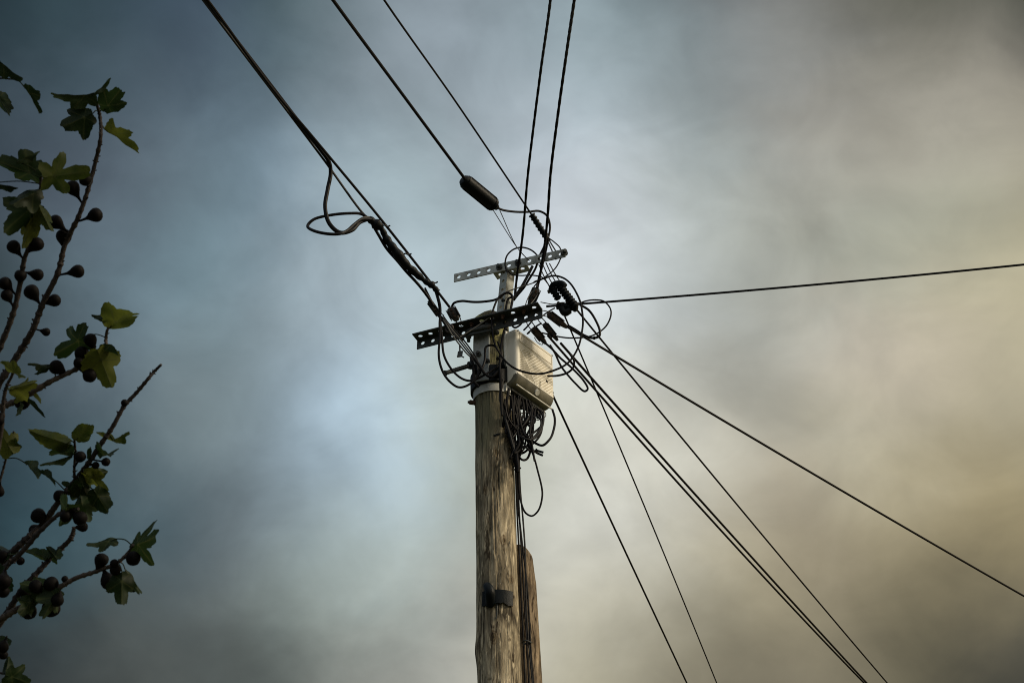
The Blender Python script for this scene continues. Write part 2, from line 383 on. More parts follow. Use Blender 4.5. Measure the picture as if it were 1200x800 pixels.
def holed_plate(bm, o, ex, ey, L, h, th, holes, r):
    """A flat bar from o along ex (length L), height h along ey, thickness th along ex x ey, with round holes."""
    ez = ex.cross(ey).normalized(); xs = [a for a in holes]
    bd = [0] + [(a + b) / 2 for a, b in zip(xs, xs[1:])] + [L]; seg = 24
    for i, xc in enumerate(xs):
        x0, x1 = bd[i], bd[i + 1]; yc = h / 2; V = [[], [], [], []]
        for k in range(seg):
            a = k * 2 * math.pi / seg; c, s = math.cos(a), math.sin(a)
            sx = ((x1 - xc) if c > 0 else (xc - x0)); t = min(sx / abs(c) if abs(c) > 1e-6 else 9, (h / 2) / abs(s) if abs(s) > 1e-6 else 9)
            pi_ = o + ex * (xc + r * c) + ey * (yc + r * s); po = o + ex * (xc + t * c) + ey * (yc + t * s)
            for q, p in enumerate((pi_, po, pi_ + ez * th, po + ez * th)): V[q].append(bm.verts.new(p))
        # snap rim samples to the corners of the cell
        for qx in (x0, x1):
            for qy in (0, h):
                k = min(range(seg), key=lambda k: ((V[1][k].co - o).dot(ex) - qx) ** 2 + ((V[1][k].co - o).dot(ey) - qy) ** 2)
                V[1][k].co = o + ex * qx + ey * qy; V[3][k].co = V[1][k].co + ez * th
        for k in range(seg):
            j = (k + 1) % seg
            bm.faces.new((V[0][k], V[0][j], V[1][j], V[1][k])); bm.faces.new((V[2][j], V[2][k], V[3][k], V[3][j]))
            bm.faces.new((V[0][j], V[0][k], V[2][k], V[2][j]))
            inner = lambda v: any(abs((v.co - o).dot(ex) - q) < 1e-5 for q in (x0, x1) if 1e-5 < q < L - 1e-5)
            if not (inner(V[1][k]) and inner(V[1][j])): bm.faces.new((V[1][k], V[1][j], V[3][j], V[3][k]))
    bmesh.ops.remove_doubles(bm, verts=bm.verts, dist=1e-5)
    bmesh.ops.recalc_face_normals(bm, faces=bm.faces)

# ------------------------------------------------------------------ ground
bm = bmesh.new(); n = 60; g = {}
for i in range(n + 1):
    for j in range(n + 1):
        u, v = (i / n * 2 - 1), (j / n * 2 - 1); x, y = 600 * u * abs(u), 600 * v * abs(v)
        g[i, j] = bm.verts.new((x, y, .06 * noise.noise(Vector((x, y, 0)) * .25) - .05))
for i in range(n):
    for j in range(n): bm.faces.new((g[i, j], g[i + 1, j], g[i + 1, j + 1], g[i, j + 1]))
tag(put('ground', bm, M['grass'], origin=(0, 0, 0)), 'rough grass verge that the pole and the fig tree stand on', 'ground', kind='structure')

# ------------------------------------------------------------------ utility pole
YP = 5.20
pa, pb = at(578, 480, YP), at(585.5, 800, YP)
ax = (pa - pb).normalized()
def axis(z): return pb + ax * ((z - pb.z) / ax.z)
ZT = at(572, 366, YP).z
base = axis(-.1); base0 = axis(0)
pole = thing('utility_pole', base0, 'weathered wooden utility pole with steel crossarms at its head', 'pole')
def prad(z): return .0775 + max(0, 5.3 - z) * .0046
BULGE = [(4.98, 2.9, .006, .06), (3.78, 3.3, .008, .05), (3.80, 4.6, .006, .045), (4.55, 5.4, .005, .05), (4.30, 4.1, .006, .04), (5.02, 4.9, .004, .05)]
bm = bmesh.new(); SEG = 96; zs = [-.1, .5, 1, 1.5, 2, 2.5, 3] + [3.1 + (ZT - 3.1) * i / 300 for i in range(301)]; rings = []
for z in zs:
    c = axis(z); ring = []
    for k in range(SEG):
        a = k * 2 * math.pi / SEG; dx, dy = math.cos(a), math.sin(a); r = prad(z)
        r += .005 * noise.noise(Vector((dx * 1.2, dy * 1.2, z * 2.4))) + .0028 * noise.noise(Vector((dx * 6, dy * 6, z * 2.2))) + .0016 * noise.noise(Vector((dx * 14, dy * 14, z * 9)))
        cr = noise.noise(Vector((dx * 3.2, dy * 3.2, z * .55 + 9)))
        r -= .008 * math.exp(-(cr / .045) ** 2) * max(0, min(1, noise.noise(Vector((dx * 2, dy * 2, z * 1.3))) * 3 + .4))
        for zb, ab, hb, wb in BULGE:
            da = (a - ab + math.pi) % (2 * math.pi) - math.pi
            r += hb * math.exp(-((z - zb) / wb) ** 2 - (da * .08 / wb) ** 2)
        zz = z
        if z > ZT - .052:                       # the head is cut to a weather-shedding ridge
            u = 1 - (ZT - z) / .052; r *= 1 - .72 * u ** 1.2; zz = z - .012 * u * abs(dx)
        ring.append(bm.verts.new((c.x + dx * r, c.y + dy * r, zz)))
    rings.append(ring)
for A, B in zip(rings, rings[1:]):
    for k in range(SEG): bm.faces.new((A[k], A[(k + 1) % SEG], B[(k + 1) % SEG], B[k]))
tp = bm.verts.new(axis(ZT) + Vector((0, 0, .015)))
for k in range(SEG): bm.faces.new((rings[-1][k], rings[-1][(k + 1) % SEG], tp))
tag(put('shaft', bm, M['wood'], pole, base0), None)
TOC = (CAM - pa); TOC.z = 0; TOC.normalize()             # horizontal direction from the pole to the viewer
# strap
def ring_band(z0, z1, r, th, m, name, tilt=0):
    bm = bmesh.new(); V = []
    for k in range(64):
        a = k * 2 * math.pi / 64; d = Vector((math.cos(a), math.sin(a), 0)); rr = r + .001 * noise.noise(d * 3)
        V.append([bm.verts.new(axis(z) + d * q + Vector((0, 0, tilt * d.x))) for z, q in ((z0, rr), (z1, rr), (z1, rr + th), (z0, rr + th))])
    for k in range(64):
        A, B = V[k], V[(k + 1) % 64]
        for i in range(4): bm.faces.new((A[i], B[i], B[(i + 1) % 4], A[(i + 1) % 4]))
    bmesh.ops.recalc_face_normals(bm, faces=bm.faces)
    return put(name, bm, m, pole)
zb = at(575, 458, YP - .08).z; zb2 = at(575, 449, YP - .08).z
band = ring_band(zb, zb2, prad(zb) + .004, .003, M['band'], 'steel_band', .004)
bm = bmesh.new(); p = axis((zb + zb2) / 2) + (TOC * .7 + Vector((.7, 0, 0))).normalized() * (prad(zb) + .006)
boxm(bm, basis(p, Vector((.7, .7, 0)), Vector((-.7, .7, 0)), Vector((0, 0, 1))), .03, .02, .03, .002)
put('buckle', bm, M['band'], band, smooth=False)
# through bolt seen on the left edge of the shaft
p = at(554, 471, YP - .02); bm = bmesh.new(); rod(bm, p + Vector((.03, .01, 0)), p - Vector((.014, 0, 0)), .011, 6); rod(bm, p + Vector((.005, 0, 0)), p - Vector((.022, 0, 0)), .006, 8)
put('bolt', bm, M['rust'], pole)
# step bolt
a_, b_ = at(556, 426.5, YP - .06), at(522, 437, YP - .13)
bm = bmesh.new(); d = (b_ - a_)
rod(bm, a_, b_, .0095, 14); rod(bm, b_, b_ + d.normalized() * .004, .0125, 14)
for i in range(9): rod(bm, a_ + d * (.2 + i * .07), a_ + d * (.22 + i * .07), .0104, 12)
sb = put('step_bolt', bm, M['dark'], pole)
bm = bmesh.new(); rod(bm, a_ + d * .04, a_ + d * .18, .019, 6); rod(bm, a_ + d * -.05, a_ + d * .05, .024, 16)
put('nut', bm, M['dark'], sb, smooth=False)
# grey head bracket on the front of the shaft
X0 = axis(5.2).x
bl = at(554, 447, YP - .085); br_ = at(573, 447, YP - .085); tl = at(556, 386, YP - .085)
bm = bmesh.new(); h = tl.z - bl.z; wd = br_.x - bl.x
exb = Vector((.97, -.24, 0)).normalized(); eyb = Vector((.24, .97, 0)).normalized(); ezb = Vector((0, 0, 1))
c = Vector(((bl.x + br_.x) / 2, bl.y - .004, (bl.z + tl.z) / 2))
boxm(bm, basis(c, exb, eyb, ezb), wd, .006, h, .0015)
for s in (-1, 1): boxm(bm, basis(c + exb * s * (wd / 2 - .004) + eyb * .033, exb, eyb, ezb), .006, .055, h, .0015)
hb = put('head_bracket', bm, M['grey'], pole, smooth=False)
for px, py in ((561, 415), (571.5, 424), (560, 436)):
    bm = bmesh.new(); hexbolt(bm, at(px, py, c.y - .004), -eyb, .013, .009); put('bolt', bm, M['dark'], hb, smooth=False)
# ring bracket just under the lower arm
bm = bmesh.new(); p0 = at(549, 389, YP - .11); p1 = at(577, 382.5, YP - .125)
tube(bm, spline([p0 + Vector((.0, .03, -.01)), p0, p0.lerp(p1, .3) - Vector((0, .012, .004)), p0.lerp(p1, .7) - Vector((0, .012, .004)), p1, p1 + Vector((.02, .05, 0))]), .0125, 8)
tube(bm, spline([p0 + Vector((.0, .03, -.03)), p0 + Vector((.004, 0, -.02)), p0.lerp(p1, .5) - Vector((0, .008, .024)), p1 - Vector((.004, 0, .02))]), .008, 8)
put('bracket_clip', bm, M['dark'], pole)
# black ring and blocks added for the shade and dark fittings below the bracket
zc, zd = at(575, 446, YP - .09).z, at(575, 428, YP - .09).z
ring_band(zc, zd, prad(zc) + .006, .012, M['rubber'], 'shade_and_gear_ring', .010)
for px, py, w_ in ((559, 432, .03), (582, 436, .034), (589, 426, .026)):
    bm = bmesh.new(); p = at(px, py, YP - .105); boxm(bm, basis(p, exb, eyb, ezb), w_, .03, .036, .004); put('shade_and_gear_block', bm, M['rubber'], pole, smooth=False)
# plate with a peg lower down the shaft
c = at(579, 698, YP - prad(3.9) - .002); bm = bmesh.new(); V = []
for i in range(13):
    a = R(-40) + R(80) * i / 12; r = prad(c.z) + .0065; q = axis(c.z) + Vector((math.sin(a) * r, -math.cos(a) * r, 0))
    hh = .031; d = Vector((math.sin(a), -math.cos(a), 0)); sag = Vector((0, 0, .014 * noise.noise(Vector((i * .55, 2, 0))) - .006 * abs(math.sin(a * 2))))
    V.append([bm.verts.new(q + x) for x in (Vector((0, 0, -hh)) + sag, Vector((0, 0, hh * .8)), d * .004 + Vector((0, 0, hh * .8)), d * .004 + Vector((0, 0, -hh)) + sag)])
for A, B in zip(V, V[1:]):
    for i in range(4): bm.faces.new((A[i], B[i], B[(i + 1) % 4], A[(i + 1) % 4]))
bm.faces.new(V[0]); bm.faces.new(V[-1][::-1]); bmesh.ops.recalc_face_normals(bm, faces=bm.faces)
pl = put('cable_plate', bm, M['rubber'], pole)
bm = bmesh.new(); p = at(574, 699, YP - prad(3.9) - .006)
tube(bm, spline([p + Vector((0, .01, -.03)), p + Vector((.002, -.02, -.012)), p + Vector((0, -.03, .01)), p + Vector((-.008, -.02, .034)), p + Vector((-.012, 0, .044))]), lambda u: .021 - .010 * abs(u - .4), 12)
put('peg', bm, M['rubber'], pl)
bm = bmesh.new(); p = at(582, 716, YP - prad(3.8) - .002); tube(bm, spline([p + Vector((0, .004, .05)), p + Vector((.002, -.003, .01)), p + Vector((-.001, .002, -.03))]), .003, 6)
put('nail', bm, M['dark'], pl)

# crossarms -----------------------------------------------------------
EX = Vector((.925, -.379, 0)).normalized(); EY = Vector((0, 0, 1)); TW = Vector((-EX.y, EX.x, 0)) * -1   # TW: towards the viewer
TILT = .012
def arm_frame(px, py, Y): return at(px, py, Y)
fc = at(562, 380.2, YP - .10)                               # mid fold of the lower arm
L1 = .600; EXl = (EX + Vector((0, 0, TILT))).normalized()
o1 = fc - EXl * (L1 / 2 + .002)
holes1 = [.028 + i * .0495 for i in range(12)]
bm = bmesh.new()
holed_plate(bm, o1 - EY * .052, EXl, EY, L1, .052, .005, holes1, .0092)
bm2 = bmesh.new(); holed_plate(bm2, o1 + TW * .0015 - EY * .002, EXl, TW, L1, .056, .005, holes1, .0102)
tmp = bpy.data.meshes.new('t'); bm2.to_mesh(tmp); bm2.free(); bm.from_mesh(tmp); bpy.data.meshes.remove(tmp)
low = tag(put('crossarm', bm, M['dark'], pole, smooth=False), 'dark steel angle arm with two rows of holes')
for s in (3.5, 6.4):
    bm = bmesh.new(); p = o1 + EXl * (.028 + s * .0495) - EY * .022 + TW * .001; hexbolt(bm, p, TW, .014, .010, .05); put('bolt', bm, M['dark'], low, smooth=False)
for k in (5, 8, 10):
    bm = bmesh.new(); p = o1 + EXl * holes1[k] + TW * .03 - EY * .006; hexbolt(bm, p, -EY, .011, .008); put('bolt', bm, M['rust'], low, smooth=False)
# upright channel carrying the upper arm
sa, sb_ = at(589.5, 369, YP - .065), at(594.5, 318, YP - .06)
sz = (sb_ - sa); Ls = sz.length; sz.normalize(); sx = Vector((.80, -.60, 0)); sx = (sx - sz * sx.dot(sz)).normalized(); sy = sz.cross(sx)
bm = bmesh.new()
fo = sa - sx * .020 - sy * .022
hs = [.03 + i * .05 for i in range(int(Ls / .05))]
holed_plate(bm, fo, sz, sx, Ls, .040, .0035, hs, .0075)
for q in (-.020, .020):
    bmx = Matrix; cc = sa + sx * (q - math.copysign(.0018, q)) + sz * (Ls / 2) + sy * .004
    boxm(bm, basis(cc, sx, sy, sz), .0036, .052, Ls, .0006)
up_ = tag(put('upright', bm, M['galv'], pole, smooth=False), 'pale galvanised channel standing between the two arms')
bm = bmesh.new(); tpz = sb_ + Vector((.012, 0, .002)); PXd = (EX + Vector((0, 0, TILT))).normalized()
holed_plate(bm, tpz - PXd * .075 - TW * .03, PXd, TW, .165, .056, .005, [.028, .0825, .137], .010)
put('top_plate', bm, M['galv'], up_, smooth=False)
uc = at(596.8, 311.8, YP - .092); L2 = .548; EXu = (EX + Vector((0, 0, -.03))).normalized()
o2 = uc - EXu * L2 / 2 - EY * .0225
holes2 = [.024 + i * .05 for i in range(11)]
bm = bmesh.new(); holed_plate(bm, o2, EXu, EY, L2, .045, .006, holes2, .0098)
upa = tag(put('crossarm', bm, M['galv'], pole, smooth=False), 'pale galvanised bar with one row of holes')
for k in (4, 6):
    bm = bmesh.new(); hexbolt(bm, o2 + EXu * (holes2[k] + (.004 if k == 4 else -.004)) + EY * .0225 + TW * .0, TW, .0165, .012, .02)
    put('bolt', bm, M['dark'], upa, smooth=False)
bm = bmesh.new(); hexbolt(bm, o2 + EXu * (L2 - .008) + EY * .022 + TW * .0, (TW + EXu * .6), .017, .012, .01); put('bolt', bm, M['dark'], upa, smooth=False)

# ------------------------------------------------------------------ stub post behind
YS = 5.36
qa, qb = at(611, 655, YS), at(618.5, 800, YS); sxv = (qa - qb).normalized()
def saxis(z): return qb + sxv * ((z - qb.z) / sxv.z)
zt = at(612, 646, YS).z
bm = bmesh.new(); rings = []
for i in range(61):
    z = -.1 + (zt + .1) * i / 60; c = saxis(z); ring = []
    for k in range(48):
        a = k * 2 * math.pi / 48; d = Vector((math.cos(a), math.sin(a), 0)); r = .055 + max(0, 4.3 - z) * .004 + .002 * noise.noise(Vector((d.x * 3, d.y * 3, z * 2)))
        zz = z
        if i >= 59: r *= (.98 if i == 59 else .88); zz += .006 * (i - 59) - d.x * .012 - max(0, d.x) ** 2 * .03 + .004 * noise.noise(Vector((d.x * 4, d.y * 4, 3)))
        ring.append(bm.verts.new((c.x + d.x * r, c.y + d.y * r, zz)))
    rings.append(ring)
for A, B in zip(rings, rings[1:]):
    for k in range(48): bm.faces.new((A[k], A[(k + 1) % 48], B[(k + 1) % 48], B[k]))
bm.faces.new(rings[-1])
tag(put('wooden_post', bm, M['post'], origin=saxis(0)), 'shorter brown wooden post standing close behind the utility pole', 'post')

# ------------------------------------------------------------------ distribution box
lx = Vector((.613, .79, .012)).normalized(); nx = Vector((.79, -.613, 0)).normalized(); lz = lx.cross(nx) * -1
if lz.z < 0: lz = -lz
O = at(606, 434.5, YP - .105)                                     # lower near corner of the cover's front face
BL, BH, BD = .275, .232, .062
def bp(s, t, d): return O + lx * s + lz * t + nx * d             # along, up, out
box = thing('distribution_box', bp(.15, -.06, -.12), 'cream plastic distribution box with ribbed front on right side of pole', 'junction box')
def rounded(bm, s0, s1, t0, t1, d0, d1, rb, re, rt):
    """Shell whose front (d1) edges are rounded; the lower edge with the larger radius rb."""
    prof = [(t0, d0)]
    n = 10
    for i in range(n + 1):
        a = math.pi / 2 * i / n; prof.append((t0 + rb * (1 - math.sin(a)) if False else t0 + rb - rb * math.cos(a), d1 - rb + rb * math.sin(a)))
    for i in range(7):
        a = math.pi / 2 * i / 6; prof.append((t1 - rt + rt * math.sin(a), d1 - rt + rt * math.cos(a)))
    prof.append((t1, d0))
    # taper at both ends for the rounded vertical edges
    st = []
    for i in range(7):
        a = math.pi / 2 * i / 6; st.append((s0 + re * (1 - math.sin(a)) if False else s0 + re - re * math.sin(math.pi / 2 - a) , re * (1 - math.cos(math.pi / 2 - a))))
    st += [(s1 - (q - s0), ins) for q, ins in st[::-1]]
    rows = []
    for s, ins in st:
        row = []
        for t, d in prof:
            tm = (t0 + t1) / 2; tt = t + (ins if t < tm else -ins) * .9; dd = d - ins if d > d0 + 1e-6 else d
            row.append(bm.verts.new(bp(s, tt, max(d0, dd))))
        rows.append(row)
    for A, B in zip(rows, rows[1:]):
        for k in range(len(A) - 1): bm.faces.new((A[k], A[k + 1], B[k + 1], B[k]))
        bm.faces.new((A[-1], A[0], B[0], B[-1]))
    bm.faces.new(rows[0]); bm.faces.new(rows[-1][::-1])
    bmesh.ops.recalc_face_normals(bm, faces=bm.faces)
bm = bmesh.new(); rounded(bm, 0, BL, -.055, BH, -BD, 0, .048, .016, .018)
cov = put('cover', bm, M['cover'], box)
cov.data.materials.append(M['under'])                         # algae and grime plus underside shade, painted along the rounded lower edge
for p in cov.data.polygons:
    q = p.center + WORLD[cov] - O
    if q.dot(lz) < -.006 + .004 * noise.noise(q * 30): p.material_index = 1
bm = bmesh.new(); rounded(bm, .006, BL - .006, -.048, BH - .006, -BD - .052, -BD - .004, .01, .008, .008)
tag(put('back_shell', bm, M['shell'], box), 'greyer rear shell')
# seam lip between cover and shell
bm = bmesh.new(); rounded(bm, -.004, BL + .004, -.060, BH + .004, -BD - .006, -BD + .004, .003, .003, .003); put('seam_lip', bm, M['shell'], box)
# underside lip
bm = bmesh.new(); tube(bm, [bp(.012 + (BL - .024) * i / 10, -.0590, -.012) for i in range(11)], .0036, 8); put('lower_lip', bm, M['shell'], cov)
# label recess outlined on the upper part, ribs below
bm = bmesh.new(); Tt = BH - .022
for a, b in (((.02, Tt), (BL - .018, Tt)), ((BL - .018, Tt), (BL - .018, Tt - .045)), ((BL - .018, Tt - .045), (.02, Tt - .045)), ((.02, Tt - .045), (.02, Tt))):
    rod(bm, bp(a[0], a[1], .0002), bp(b[0], b[1], .0002), .0014, 6)
put('panel_outline', bm, M['groove'], cov)
bm = bmesh.new(); top = Tt - .062; lo = .0
def clip(s0, t0, ds, dt, inside):
    pts = [(s0 + ds * i / 120, t0 + dt * i / 120) for i in range(121)]; ins = [p for p in pts if inside(*p)]
    return (ins[0], ins[-1]) if len(ins) > 6 else None
split = lambda t: .02 + (top - t) * .80
for i in range(30):
    k = clip(.0, -.04 + i * .0125, .34, -.36, lambda s, t: .02 < s < split(t) - .006 and lo < t < top)
    if k: rod(bm, bp(*k[0], .0002), bp(*k[1], .0002), .0017, 6)
for i in range(40):
    k = clip(.0, -.34 + i * .0165, .34, .31, lambda s, t: split(t) < s < BL - .018 and lo < t < top - .004)
    if k: rod(bm, bp(*k[0], .0002), bp(*k[1], .0002), .0019, 6)
put('rib_pattern', bm, M['groove'], cov)
for a, b in ((.012, BH - .014), (BL - .012, BH - .014), (BL - .012, .02)):
    bm = bmesh.new(); rod(bm, bp(a, b, -.002), bp(a, b, .0015), .0045, 10); put('screw', bm, M['grey'], cov)
# latch knob on the rounded lower edge
bm = bmesh.new(); p = bp(.15, -.028, -.012); dv = (nx * .8 - lz * .6).normalized(); rod(bm, p, p + dv * .012, .0145, 20, .013)
put('latch', bm, M['shell'], cov)
# underside gland plate and glands
bm = bmesh.new(); boxm(bm, basis(bp(BL / 2, -.058, -.075), lx, nx, lz), BL * .86, .06, .022, .004); gp = put('gland_plate', bm, M['dark'], box, smooth=False)
for i in range(6):
    bm = bmesh.new(); p = bp(.045 + i * .036, -.068, -.07 + .012 * (i % 2)); rod(bm, p, p - lz * .03, .0125, 8); rod(bm, p - lz * .02, p - lz * .04, .009, 12); put('cable_gland', bm, M['rubber'], gp)
# mounting stand-off back to the pole
for t in (.02, .16):
    bm = bmesh.new(); boxm(bm, basis(bp(.05, t, -BD - .075), lx, nx, lz), .05, .055, .03, .003); put('mounting_bracket', bm, M['dark'], box, smooth=False)

# ------------------------------------------------------------------ overhead cables
def cable(name, P, r, m, label, cat='cable', group=None, tw=False, seg=8, sub=8, parent=None):
    bm = bmesh.new(); Q = spline(P, sub)
    if name == 'slack_cable' and len(P) > 5:                  # the sheath keeps a set from being coiled
        Q = [q + Vector((noise.noise(q * 9), noise.noise(q * 9 + Vector((5, 0, 0))), noise.noise(q * 9 + Vector((0, 7, 0))))) * .007 for q in Q]
    if tw: twist(bm, Q, r)
    else: tube(bm, Q, r, seg)
    o = put(name, bm, m, parent)
    if parent is None: tag(o, label, cat, group)
    return o
def span(px0, Y0, px1, Y1, far, sag=.0, n=14):
    """A span from the pole head through a second sight line, carried on to `far` times that length, hanging slightly."""
    a, b = at(*px0, Y0), at(*px1, Y1); r = []
    for i in range(n + 1):
        u = far * (i / n) ** 1.35; q = a.lerp(b, u); r.append(q + Vector((0, 0, -sag * u * (1 - u))))
    return r
GO = 'overhead cables leaving the pole head'
YT = 3.53
# west trunk: thick cable, its carrier strand and a second line
thick = [at(*q) for q in ((-92, -440, 1.6), (78, -215, 2.5), (240, 0, YT), (300, 78, 4.02), (350, 143, 4.37), (376, 176, 4.54), (386, 191, 4.61), (387.5, 203, 4.64), (384, 222, 4.65), (381, 243, 4.66), (386, 262, 4.68), (398, 272.5, 4.70), (412, 270, 4.72), (421, 261, 4.74), (433, 256, 4.77))]
cable('overhead_cable', thick, .0092, M['cable'], 'thickest black cable from top left, kinking down into the loose loop', 'cable', GO)
cable('carrier_wire', [at(*q) for q in ((-95, -440, 1.58), (76, -215, 2.48), (237, -1, YT), (380, 188, 4.6), (427, 252, 4.76), (437, 260, 4.78))], .0052, M['wire'], 'thin carrier wire running alongside the thickest cable to the splice', 'wire', GO)
cable('overhead_cable', [at(*q) for q in ((-85, -435, 1.62), (80, -212, 2.52), (243, 0, YT), (322, 108, 4.13), (366, 160, 4.44), (440, 249, 4.80), (486, 307, 4.96), (527, 360, 5.06))], .0058, M['cable'], 'thin black cable running straight to the left clamp beside the loop', 'cable', GO)
cable('cable_loop', [at(*q) for q in ((434, 258, 4.77), (424, 251, 4.75), (410, 250, 4.72), (388, 252, 4.70), (368, 257, 4.69), (360.5, 265, 4.68), (368, 270.5, 4.66), (384, 274, 4.655), (398, 274, 4.66), (407, 270, 4.68), (415, 263, 4.70), (424, 257, 4.73), (436, 257, 4.77))], .0066, M['cable'], 'flat oval loop of slack cable hanging in mid air at left', 'cable')
# taped splice
spl = thing('cable_splice', at(470, 300, 4.88), 'long taped black cable splice sloping towards the left of the crossarm', 'cable splice')
bm = bmesh.new(); Q = spline([at(*q) for q in ((432, 256, 4.77), (440, 262, 4.79), (447, 268, 4.81), (453, 280, 4.84), (462, 292, 4.86), (474, 308, 4.90), (486, 319, 4.94), (498, 329, 4.98), (507, 335, 5.0), (513, 342, 5.02))], 10)
tube(bm, Q, lambda u: 1.22 * (.011 + .009 * math.exp(-((u - .12) / .06) ** 2) + .006 * math.exp(-((u - .5) / .16) ** 2) + .003 * math.sin(u * 60) * math.sin(u * 23)), 14); put('taped_sleeve', bm, M['rubber'], spl)
bm = bmesh.new(); tube(bm, spline([at(*q) for q in ((436, 262, 4.78), (444, 276, 4.82), (453, 291, 4.86), (466, 306, 4.90), (476, 318, 4.93), (490, 333, 4.97), (501, 347, 5.01), (508, 358, 5.03))]), .0068, 8); put('tail', bm, M['cable'], spl)
bm = bmesh.new(); tube(bm, spline([at(*q) for q in ((438, 256, 4.78), (430, 254.5, 4.76), (424, 256, 4.75), (420, 259, 4.74))]), .0052, 8); tag(put('tail', bm, M['pale'], spl), 'bleached grey tail')
for q in ((449, 268, 4.81), (467, 305, 4.88), (474, 301, 4.90), (505, 334, 5.0)):
    p = at(*q); bm = bmesh.new(); tube(bm, spline([p - Vector((.012, 0, -.004)), p + Vector((.004, -.014, .008)), p + Vector((.018, 0, .012)), p + Vector((.03, 0, .018))]), .0035, 6); put('tie', bm, M['rubber'], spl)

# second west cable ends in a joint closure
cl0, cl1 = at(545.5, 213, 4.80), at(579, 240.5, 4.93)
cable('overhead_cable', [at(*q) for q in ((118, -385, 1.75), (268, -170, 2.7), (390, 0, YT), (480, 122, 4.30), (548, 214, 4.80))], .0068, M['cable'], 'black cable from top that ends in the fat joint closure', 'cable', GO)
clo = thing('joint_closure', cl0.lerp(cl1, .5), 'fat black cylindrical cable joint hanging above the upper crossarm', 'cable joint')
bm = bmesh.new(); dv = cl1 - cl0; Ln = dv.length; dv.normalize()
prof = [(-.020, .012), (-.017, .022), (-.008, .028), (.01, .0305), (.03, .031)] + [(.03 + (Ln - .06) * i / 12, .031 + (.0006 if i % 2 else -.0008)) for i in range(1, 13)] + [(Ln - .012, .030), (Ln + .004, .027), (Ln + .010, .017), (Ln + .022, .012)]
P = [cl0 + dv * s for s, r in prof]; rr = [r for s, r in prof]
tube(bm, P, lambda u: rr[round(u * (len(rr) - 1))], 24); put('body', bm, M['rubber'], clo)
for s in (.0, Ln * .93):
    bm = bmesh.new(); tube(bm, [cl0 + dv * s, cl0 + dv * (s + .008)], .033, 24); put('end_ring', bm, M['rubber'], clo)
sd = dv.cross(FWD).normalized()
for s in (-1, 1):
    bm = bmesh.new(); tube(bm, [cl0 + dv * .01 + sd * .031 * s - FWD * .006, cl1 - dv * .01 + sd * .031 * s - FWD * .006], .004, 8); put('clamp_rail', bm, M['rubber'], clo)
cable('slack_cable', [at(*q) for q in ((580, 241.5, 4.93), (588, 246, 4.96), (600, 248.5, 4.99), (618, 248, 5.02), (632, 247.5, 5.04), (640, 252, 5.05), (643.5, 263, 5.06), (642.5, 277, 5.06), (637, 290, 5.06), (632, 300, 5.07), (627, 316, 5.09), (617, 333, 5.10), (606, 346, 5.12), (602, 352, 5.13))], .0052, M['cable'], 'black tail arching from the joint closure down behind the upper arm', 'cable')
h7 = o2 + EXu * holes2[7] + EY * .0225
for a, l in (((576.5, 244), 'left of two thin wires tying the joint closure to the upper arm'), ((585.5, 246), 'right of two thin wires tying the joint closure to the upper arm')):
    cable('tie_wire', [at(*a, 4.92), at(606, 290, 5.04), h7 + TW * .003], .0019, M['wire'], l, 'wire')
# third: thin wire with ribbed insulator
cable('overhead_cable', [at(*q) for q in ((205, -370, 1.8), (345, -160, 2.75), (450, 0, YT), (540, 128, 4.38), (624, 253, 5.0))], .0042, M['cable'], 'thin black wire from top ending in the slim ribbed insulator', 'cable', GO)
ins = thing('ribbed_insulator', at(632, 265, 5.03), 'slim black ribbed insulator sleeve above right end of upper arm', 'insulator')
i0, i1 = at(623, 251.5, 5.0), at(643.5, 283, 5.06); bm = bmesh.new(); prof = []
for i in range(57): prof.append(.0125 + (.0035 if (i % 7) < 3 else 0) if i < 46 else .0125 - (i - 46) * .0004)
tube(bm, [i0.lerp(i1, i / 56) for i in range(57)], lambda u: prof[round(u * 56)], 16); put('sleeve', bm, M['rubber'], ins)
for a, b in (((639, 276), (651.5, 304)), ((642, 279), (657, 303.5))):
    bm = bmesh.new(); tube(bm, spline([at(*a, 5.05), at((a[0] + b[0]) / 2, (a[1] + b[1]) / 2, 5.05), at(*b, 5.035)]), .0032, 8); put('tie_rod', bm, M['wire'], ins)
cable('slack_cable', zp(*Z1, [(775, 40), (810, 65), (845, 100), (850, 140), (830, 190), (800, 230), (760, 262), (715, 300), (690, 330)], (5.05, 5.08)), .003, M['cable'], 'short black jumper curling round right end of upper arm', 'cable')
# two lines from the top
cable('overhead_cable', [at(*q) for q in ((688, -430, 1.62), (664, -200, 2.55), (645, 0, YT), (634, 80, 4.05), (625, 150, 4.42), (618, 210, 4.70), (612.5, 275, 4.95), (606, 322, 5.09), (603, 350, 5.12))], .0060, M['cable'], 'left of two twisted wires descending nearly straight from top centre', 'cable', GO, tw=True)
cable('overhead_cable', [at(*q) for q in ((742, -430, 1.62), (703, -200, 2.55), (673, 0, YT), (662, 75, 4.02), (653, 140, 4.37), (645, 205, 4.68), (641, 262, 4.90), (635, 310, 5.03), (629, 341, 5.08))], .0066, M['cable'], 'right of two twisted wires descending nearly straight from top centre', 'cable', GO, tw=True)
cable('slack_cable', [at(*q) for q in ((640, 275, 4.95), (641.5, 283, 4.99), (636, 310, 5.04), (631, 330, 5.07), (628, 345, 5.09))], .0045, M['cable'], 'short cable lying against the right twisted wire above its clamp', 'cable')
# east line
cable('overhead_cable', span((640, 359), 5.14, (1200, 310), 4.98, 6, .04), .0050, M['cable'], 'black cable running nearly level to right edge of the picture', 'cable', GO)
